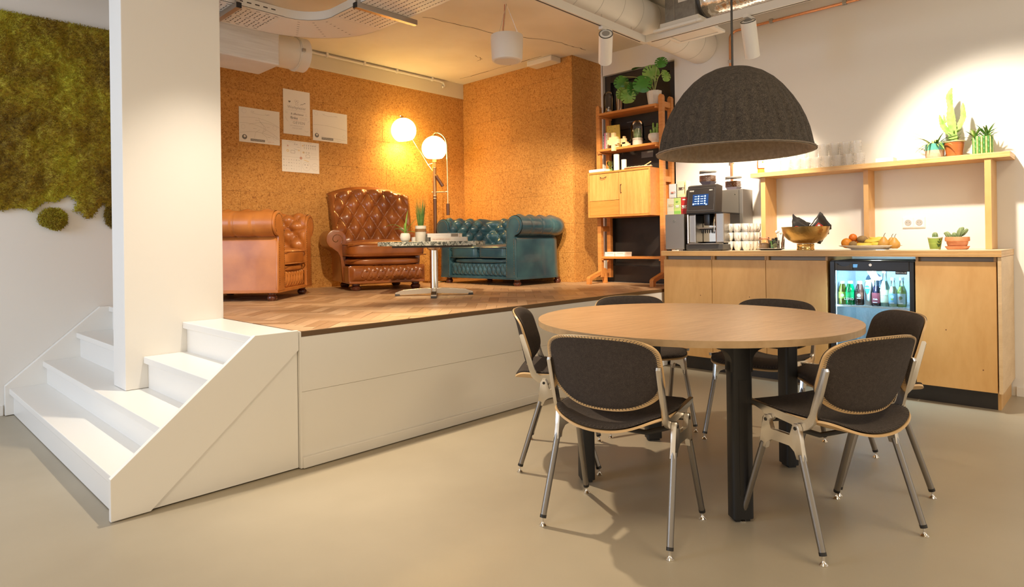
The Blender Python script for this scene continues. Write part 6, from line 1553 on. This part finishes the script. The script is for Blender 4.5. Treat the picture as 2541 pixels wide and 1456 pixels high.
for (x, y), z, r, nr, tp_, m_, sd in LV:
    c = V((x - 5.075, y - 3.045, z - S1)); o = obj('leaf', mleaf(c, r * .74, nr, tp_, m_, True, sd), m_, mo, True, 180)
    n_ = V(nr).normalized(); tt = V(tp_); tt = (tt - n_ * tt.dot(n_)).normalized(); e = c - tt * r * .64
    obj('stalk', tube(bm_(), curve_pts([(0, 0, .12), (e.x * .4, e.y * .4 , .12 + max(.05, (e.z - .12) * .75)), (e.x, e.y, e.z)], 10), .0034, 6), stem_m, mo, True)
bj = thing('bell_jar_cactus', 'round cactus in a white pot under a clear glass bell jar on the middle shelf', 'cactus', (5.07, 3.225, S2))
obj('pot', lathe(bm_(), [(0, .002), (.044, 0), (.047, .004), (.048, .075), (.045, .076), (.043, .07), (0, .07)], 28), stone_w, bj, True, 50)
obj('cactus', xf(lathe(bm_(), [(0, 0), (.026, .004), (.034, .03), (.035, .06), (.028, .085), (.014, .10), (0, .103)], 44, rib=lambda a, z: 1 + .07 * cos(a * 11)), T(0, 0, .068)), cactus_d, bj, True, 60)
dm = bm_(); r, h = .062, .19
lathe(dm, [(r, 0)] + [(r, (h - r) * i / 5) for i in range(1, 6)] + [(r * cos(R(a)), h - r + r * sin(R(a))) for a in range(10, 90, 10)] + [(0, h)], 36); xf(dm, T(0, 0, .055)); obj('glass_dome', dm, clear, bj, True, 180)
ring = lathe(bm_(), [(.060, .050), (.070, .052), (.072, .058), (.070, .064), (.062, .066)], 36); obj('dome_rim', ring, clear, bj, True)
ch_ = thing('cactus_bowl', 'bright green finger cactus in a white footed bowl on the middle shelf', 'cactus', (5.06, 3.035, S2))
obj('bowl', lathe(bm_(), [(0, .003), (.030, .003), (.032, 0), (.034, .004), (.030, .016), (.036, .024), (.056, .042), (.062, .064), (.060, .085), (.054, .093), (.050, .090), (.055, .075), (0, .07)], 32), stone_w, ch_, True, 60)
for (x, y), hh in (((0, .012), .125), ((.005, -.014), .118), ((-.02, .025), .06), ((-.02, -.005), .07), ((-.015, -.028), .07), ((.02, .03), .05), ((.02, 0), .06), ((-.005, -.005), .08)):
    obj('cactus_finger', xf(lathe(bm_(), [(0, 0), (.0085, 0)] + sum([[(.0095 if i % 2 else .0078, hh * (i + 1) / 14)] for i in range(12)], []) + [(.006, hh * .96), (0, hh)], 15, rib=lambda a, z: 1 + .08 * cos(a * 5)), T(x, y, .072) @ RX(-y * 4) @ RY(x * 3)), cactus_m, ch_, True, 60)
# books
def ubook(label, y0, th, h, d, cov, lean=0., x=5.035):
    b = thing('book', label, 'book', (x, y0, S2), 0, 'books at the end of the middle shelf')
    M = RX(lean); t_ = .0022
    obj('cover', box(bm_(), 0, d, 0, t_, 0, h, 0, M), cov, b); obj('cover', box(bm_(), 0, d, th - t_, th, 0, h, 0, M), cov, b); obj('spine', box(bm_(), -.002, 0, 0, th, 0, h, 0, M), cov, b); obj('pages', box(bm_(), .0005, d - .004, t_, th - t_, .003, h - .003, 0, M), paper, b)
    return b, M
yb = thing('yellow_board', 'yellow dotted children\'s board leaning behind the books on the middle shelf', 'board', (5.150, 3.495, S2 + .001)); Mb = RZ(R(8)) @ RY(R(-4))
obj('board', box(bm_(), -.012, 0, -.03, .11, 0, .245, .002, T(0, 0, 0) @ Mb), mat('board_yellow', (.78, .55, .07), .45), yb)
dt = bm_()
for y, z in ((0, .235), (.02, .21), (.09, .225), (.08, .2), (.06, .23), (.095, .17), (.015, .17), (.05, .19)): st_ = len(dt.verts); lathe(dt, [(0, 0), (.0035, 0), (0, .0006)], 8); xf(dt, Mb @ T(-.0121, y, z) @ RY(-pi / 2), st_)
obj('dots', dt, ink, yb)
yy = 3.592
for lab, th, h, cov in (('narrow black and white book beside the bookcase post', .014, .150, mat('cov_black', (.05, .045, .05), .5)), ('thin pink book on the middle shelf', .016, .165, mat('cov_pink', (.55, .18, .30), .5)), ('white book with dark lettering on the middle shelf', .020, .165, mat('cov_white', (.72, .66, .56), .5)), ('pale brown book showing its front beside the wooden puzzle blocks', .022, .160, mat('cov_tan', (.56, .37, .20), .5))):
    yy -= th + .0012; b, M = ubook(lab, yy, th, h, .115, cov)
    if 'white' in lab:
        pr = bm_(); n_l = 9
        for i in range(n_l): box(pr, -.0026, -.002, th * .25, th * .75, .012 + i * .015, .019 + i * .015)
        obj('spine_print', pr, ink if 'lettering' in lab else paper, b)
    if 'brown' in lab: text('cover_letter', 'Q', .05, ink_red, Matrix(((1, 0, 0, .06), (0, 0, -1, -.0006), (0, 1, 0, .10), (0, 0, 0, 1))), b)
blk = mat('puzzle_beech', (.74, .54, .29), .5, var=(.82, .64, .38), scale=14)
pz = thing('wooden_puzzle', 'beech cross shaped puzzle block hanging over the edge of the middle shelf', 'puzzle', (4.943, 3.405, S2 + .02), 0)
bm = bm_(); box(bm, .0166, .05, -.03, .03, -.0195, .05, .003); box(bm, -.016, .016, -.018, .018, -.055, .115, .003); box(bm, -.016, .016, -.062, .062, .010, .052, .003); box(bm, -.0165, .0165, -.045, .045, .0, .075, .003); obj('block', bm, blk, pz)
pz2 = thing('wooden_puzzle', 'beech puzzle block with small studs beside the cross shaped one', 'puzzle', (5.03, 3.335, S2), 0)
bm = bm_(); box(bm, -.014, .014, -.03, .03, .0, .05, .003); box(bm, -.014, .014, -.012, .045, .03, .085, .003); box(bm, -.014, .014, .0, .02, .08, .105, .003); box(bm, -.014, .014, -.05, -.028, .012, .034, .002); obj('block', bm, blk, pz2)
# on the cabinet
for lab, y, h, r, x in (('taller roll of white paper standing on the bookcase cabinet', 3.405, .165, .0265, 4.985), ('shorter roll of white paper standing on the bookcase cabinet', 3.352, .115, .0245, 5.03)):
    t = thing('paper_roll', lab, 'paper roll', (x, y, SC_)); obj('roll', lathe(bm_(), [(r * .5, .0), (r, 0), (r, h), (r * .5, h), (r * .5, h - .01)], 26), paper, t, True, 40); obj('end_fold', lathe(bm_(), [(r * .62, h + .0003), (r * .72, h + .0003), (r * .72, h + .0012), (r * .62, h + .0012)], 20), ink_light, t)
hg = thing('hourglass', 'green glass hourglass vase beside the paper rolls', 'hourglass', (4.965, 3.462, SC_))
obj('glass_wall', lathe(bm_(), [(0, .002), (.030, 0), (.032, .008), (.022, .03), (.011, .045), (.022, .060), (.033, .082), (.030, .100), (.024, .106)], 28), green_g, hg, True, 60)
bs = thing('wicker_dish', 'low woven brown dish with pale sticks on the bookcase cabinet', 'dish', (5.03, 3.20, SC_))
def wick(u, v): a = 2 * pi * u; r = .03 + .055 * v; return V((r * .72 * cos(a), r * 1.55 * sin(a) * 1.1, .002 + .026 * v ** 2 + .0018 * cos(a * 22) * sin(v * 9)))
obj('dish', grid(bm_(), wick, 88, 8), mat('wicker', (.30, .13, .05), .7, var=(.48, .25, .10), scale=70), bs, True, 180)
rm = [V((.085 * .72 * cos(R(a)), .085 * 1.705 * sin(R(a)), .029 + .0025 * (i % 2))) for i, a in enumerate(range(0, 361, 8))]; obj('rope_rim', tube(bm_(), rm, .0042, 6, False), mat('rope_pale', (.66, .52, .34), .8), bs, True)
obj('flat_bottom', lathe(bm_(), [(0, .0015), (.022, .0015), (.03, .004), (0, .004)], 20), MATS['wicker'], bs)
for p, q in (((.0, -.01, .012), (-.02, -.15, .066)), ((.02, -.02, .010), (.0, -.14, .038)), ((-.01, .05, .012), (.01, -.08, .03))): obj('stick', tube(bm_(), [p, q], .005, 7), mat('stick_pale', (.72, .55, .30), .6), bs, True)
wbx = thing('white_book', 'flat white box lying at the end of the bookcase cabinet', 'box', (4.930, 3.543, SC_)); obj('lid', B(-.075, .06, -.092, .088, .004, .028, .002), paper, wbx); obj('underside', B(-.072, .057, -.089, .085, 0, .004), ink_light, wbx)
for lab, y in (('white card box lying on the lowest shelf nearer the cork wall', 3.515), ('white card box lying on the lowest shelf beside the other one', 3.40)):
    t = thing('card_box', lab, 'box', (5.07, y, SL)); obj('carton', B(-.06, .06, -.053, .053, 0, .022, .001), paper, t); obj('lid', B(-.061, .061, -.054, .054, .0225, .042, .001), paper, t); obj('print_line', B(-.0616, -.061, -.04, .03, .028, .032), ink_light, t)

# ---------------------------------------------------------------- moss
mossm, nt, bb_ = new_mat('moss'); N, L = nt.nodes, nt.links
tc = N.new('ShaderNodeTexCoord'); n1 = N.new('ShaderNodeTexNoise'); n1.inputs['Scale'].default_value = 3.6; n1.inputs['Detail'].default_value = 3
n2 = N.new('ShaderNodeTexNoise'); n2.inputs['Scale'].default_value = 55; n2.inputs['Detail'].default_value = 2
mx = N.new('ShaderNodeMix'); mx.inputs[0].default_value = .32
L.new(tc.outputs['Object'], n1.inputs[0]); L.new(tc.outputs['Object'], n2.inputs[0]); L.new(n1.outputs[0], mx.inputs[2]); L.new(n2.outputs[0], mx.inputs[3])
rp = N.new('ShaderNodeValToRGB'); cr = rp.color_ramp
for i, (p, c) in enumerate([(.34, (.18, .11, .015)), (.46, (.33, .23, .02)), (.55, (.42, .34, .025)), (.68, (.56, .54, .045))]):
    e = cr.elements[i] if i < 2 else cr.elements.new(p); e.position = p; e.color = (*c, 1)
L.new(mx.outputs[0], rp.inputs[0]); L.new(rp.outputs[0], bb_.inputs['Base Color']); bb_.inputs['Roughness'].default_value = .9
def inside(poly, x, z):
    c = False
    for (x0, z0), (x1, z1) in zip(poly, poly[1:] + poly[:1]):
        if (z0 > z) != (z1 > z) and x < (x1 - x0) * (z - z0) / (z1 - z0) + x0: c = not c
    return c
def edge_d(poly, x, z):
    m_ = 9
    for (x0, z0), (x1, z1) in zip(poly, poly[1:] + poly[:1]):
        dx, dz = x1 - x0, z1 - z0; t = max(0, min(1, ((x - x0) * dx + (z - z0) * dz) / (dx * dx + dz * dz + 1e-12))); m_ = min(m_, math.hypot(x - x0 - dx * t, z - z0 - dz * t))
    return m_
def moss_patch(bm, poly, nb, seed, dome=.0):
    g = random.Random(seed); xs = [p[0] for p in poly]; zs = [p[1] for p in poly]
    YM = 5.05
    def hgt(x, z):
        e = min(1, edge_d(poly, x, z) / .05); k = abs(noise.noise(V((x * 7, z * 7, seed)))) + .5 * abs(noise.noise(V((x * 17, z * 17, seed + 3))))
        return .006 + math.sqrt(e) * (.022 + .05 * k + dome)
    st_ = .012; nx, nz = int((max(xs) - min(xs)) / st_) + 1, int((max(zs) - min(zs)) / st_) + 1; vv = {}
    for i in range(nx):
        for j in range(nz):
            x, z = min(xs) + i * st_, min(zs) + j * st_
            if inside(poly, x, z): vv[i, j] = bm.verts.new((x, YM - hgt(x, z), z))
    for (i, j) in list(vv):
        q = [vv.get(k) for k in ((i, j), (i + 1, j), (i + 1, j + 1), (i, j + 1))]
        if all(q): bm.faces.new(q)
    c = 0
    while c < nb:
        x, z = g.uniform(min(xs), max(xs)), g.uniform(min(zs), max(zs))
        if not inside(poly, x, z): continue
        c += 1
        p = V((x, YM - hgt(x, z), z)); d = V((g.uniform(-1, 1), -g.uniform(.1, 1.1), g.uniform(-1, 1))).normalized(); ln = g.uniform(.008, .020); w = g.uniform(.0012, .0024)
        s = d.cross(V((g.uniform(-1, 1), g.uniform(-1, 1), g.uniform(-1, 1)))).normalized() * w; k = V((g.uniform(-1, 1), g.uniform(-.6, .3), g.uniform(-1, 1))) * ln * .5; q = p + d * ln * .6; r_ = q + (d * .3 + k / ln * .5) * ln
        a = [bm.verts.new(t) for t in (p - s, p + s, q + s * .8, q - s * .8, r_)]
        bm.faces.new(a[:4]); bm.faces.new((a[3], a[2], a[4]))
big = [(.30, 2.535), (1.40, 2.548), (1.40, 1.36), (1.262, 1.352), (1.225, 1.30), (1.20, 1.335), (1.135, 1.24), (1.09, 1.225), (1.06, 1.275), (1.02, 1.285), (1.04, 1.345), (1.00, 1.385), (.93, 1.34), (.90, 1.345), (.86, 1.33), (.81, 1.27), (.76, 1.295), (.70, 1.29), (.655, 1.275), (.55, 1.28), (.42, 1.25), (.30, 1.27)]
def moss_thing(label, poly, nb, seed, kind=None, dome=0.):
    bm = bm_(); moss_patch(bm, poly, nb, seed, dome); o = obj('moss_cover' if kind else 'moss_clump', bm, mossm, None)
    tag(o, label, 'moss', None, kind); return o
moss_thing('olive green moss covering the upper part of the white wall', big, 60000, 1, 'stuff')
def blob(cx, cz, rx, rz, seed):
    g = random.Random(seed); return [(cx + rx * cos(R(a)) * (1 + g.uniform(-.12, .12)), cz + rz * sin(R(a)) * (1 + g.uniform(-.12, .12))) for a in range(0, 360, 20)]
moss_thing('loose oval moss clump hanging just below the moss cover', blob(.915, 1.235, .082, .072, 3), 4500, 2, None, .03)
moss_thing('half hidden moss clump touching the pillar below the moss cover', blob(1.255, 1.26, .05, .085, 4), 3200, 3, None, .02)
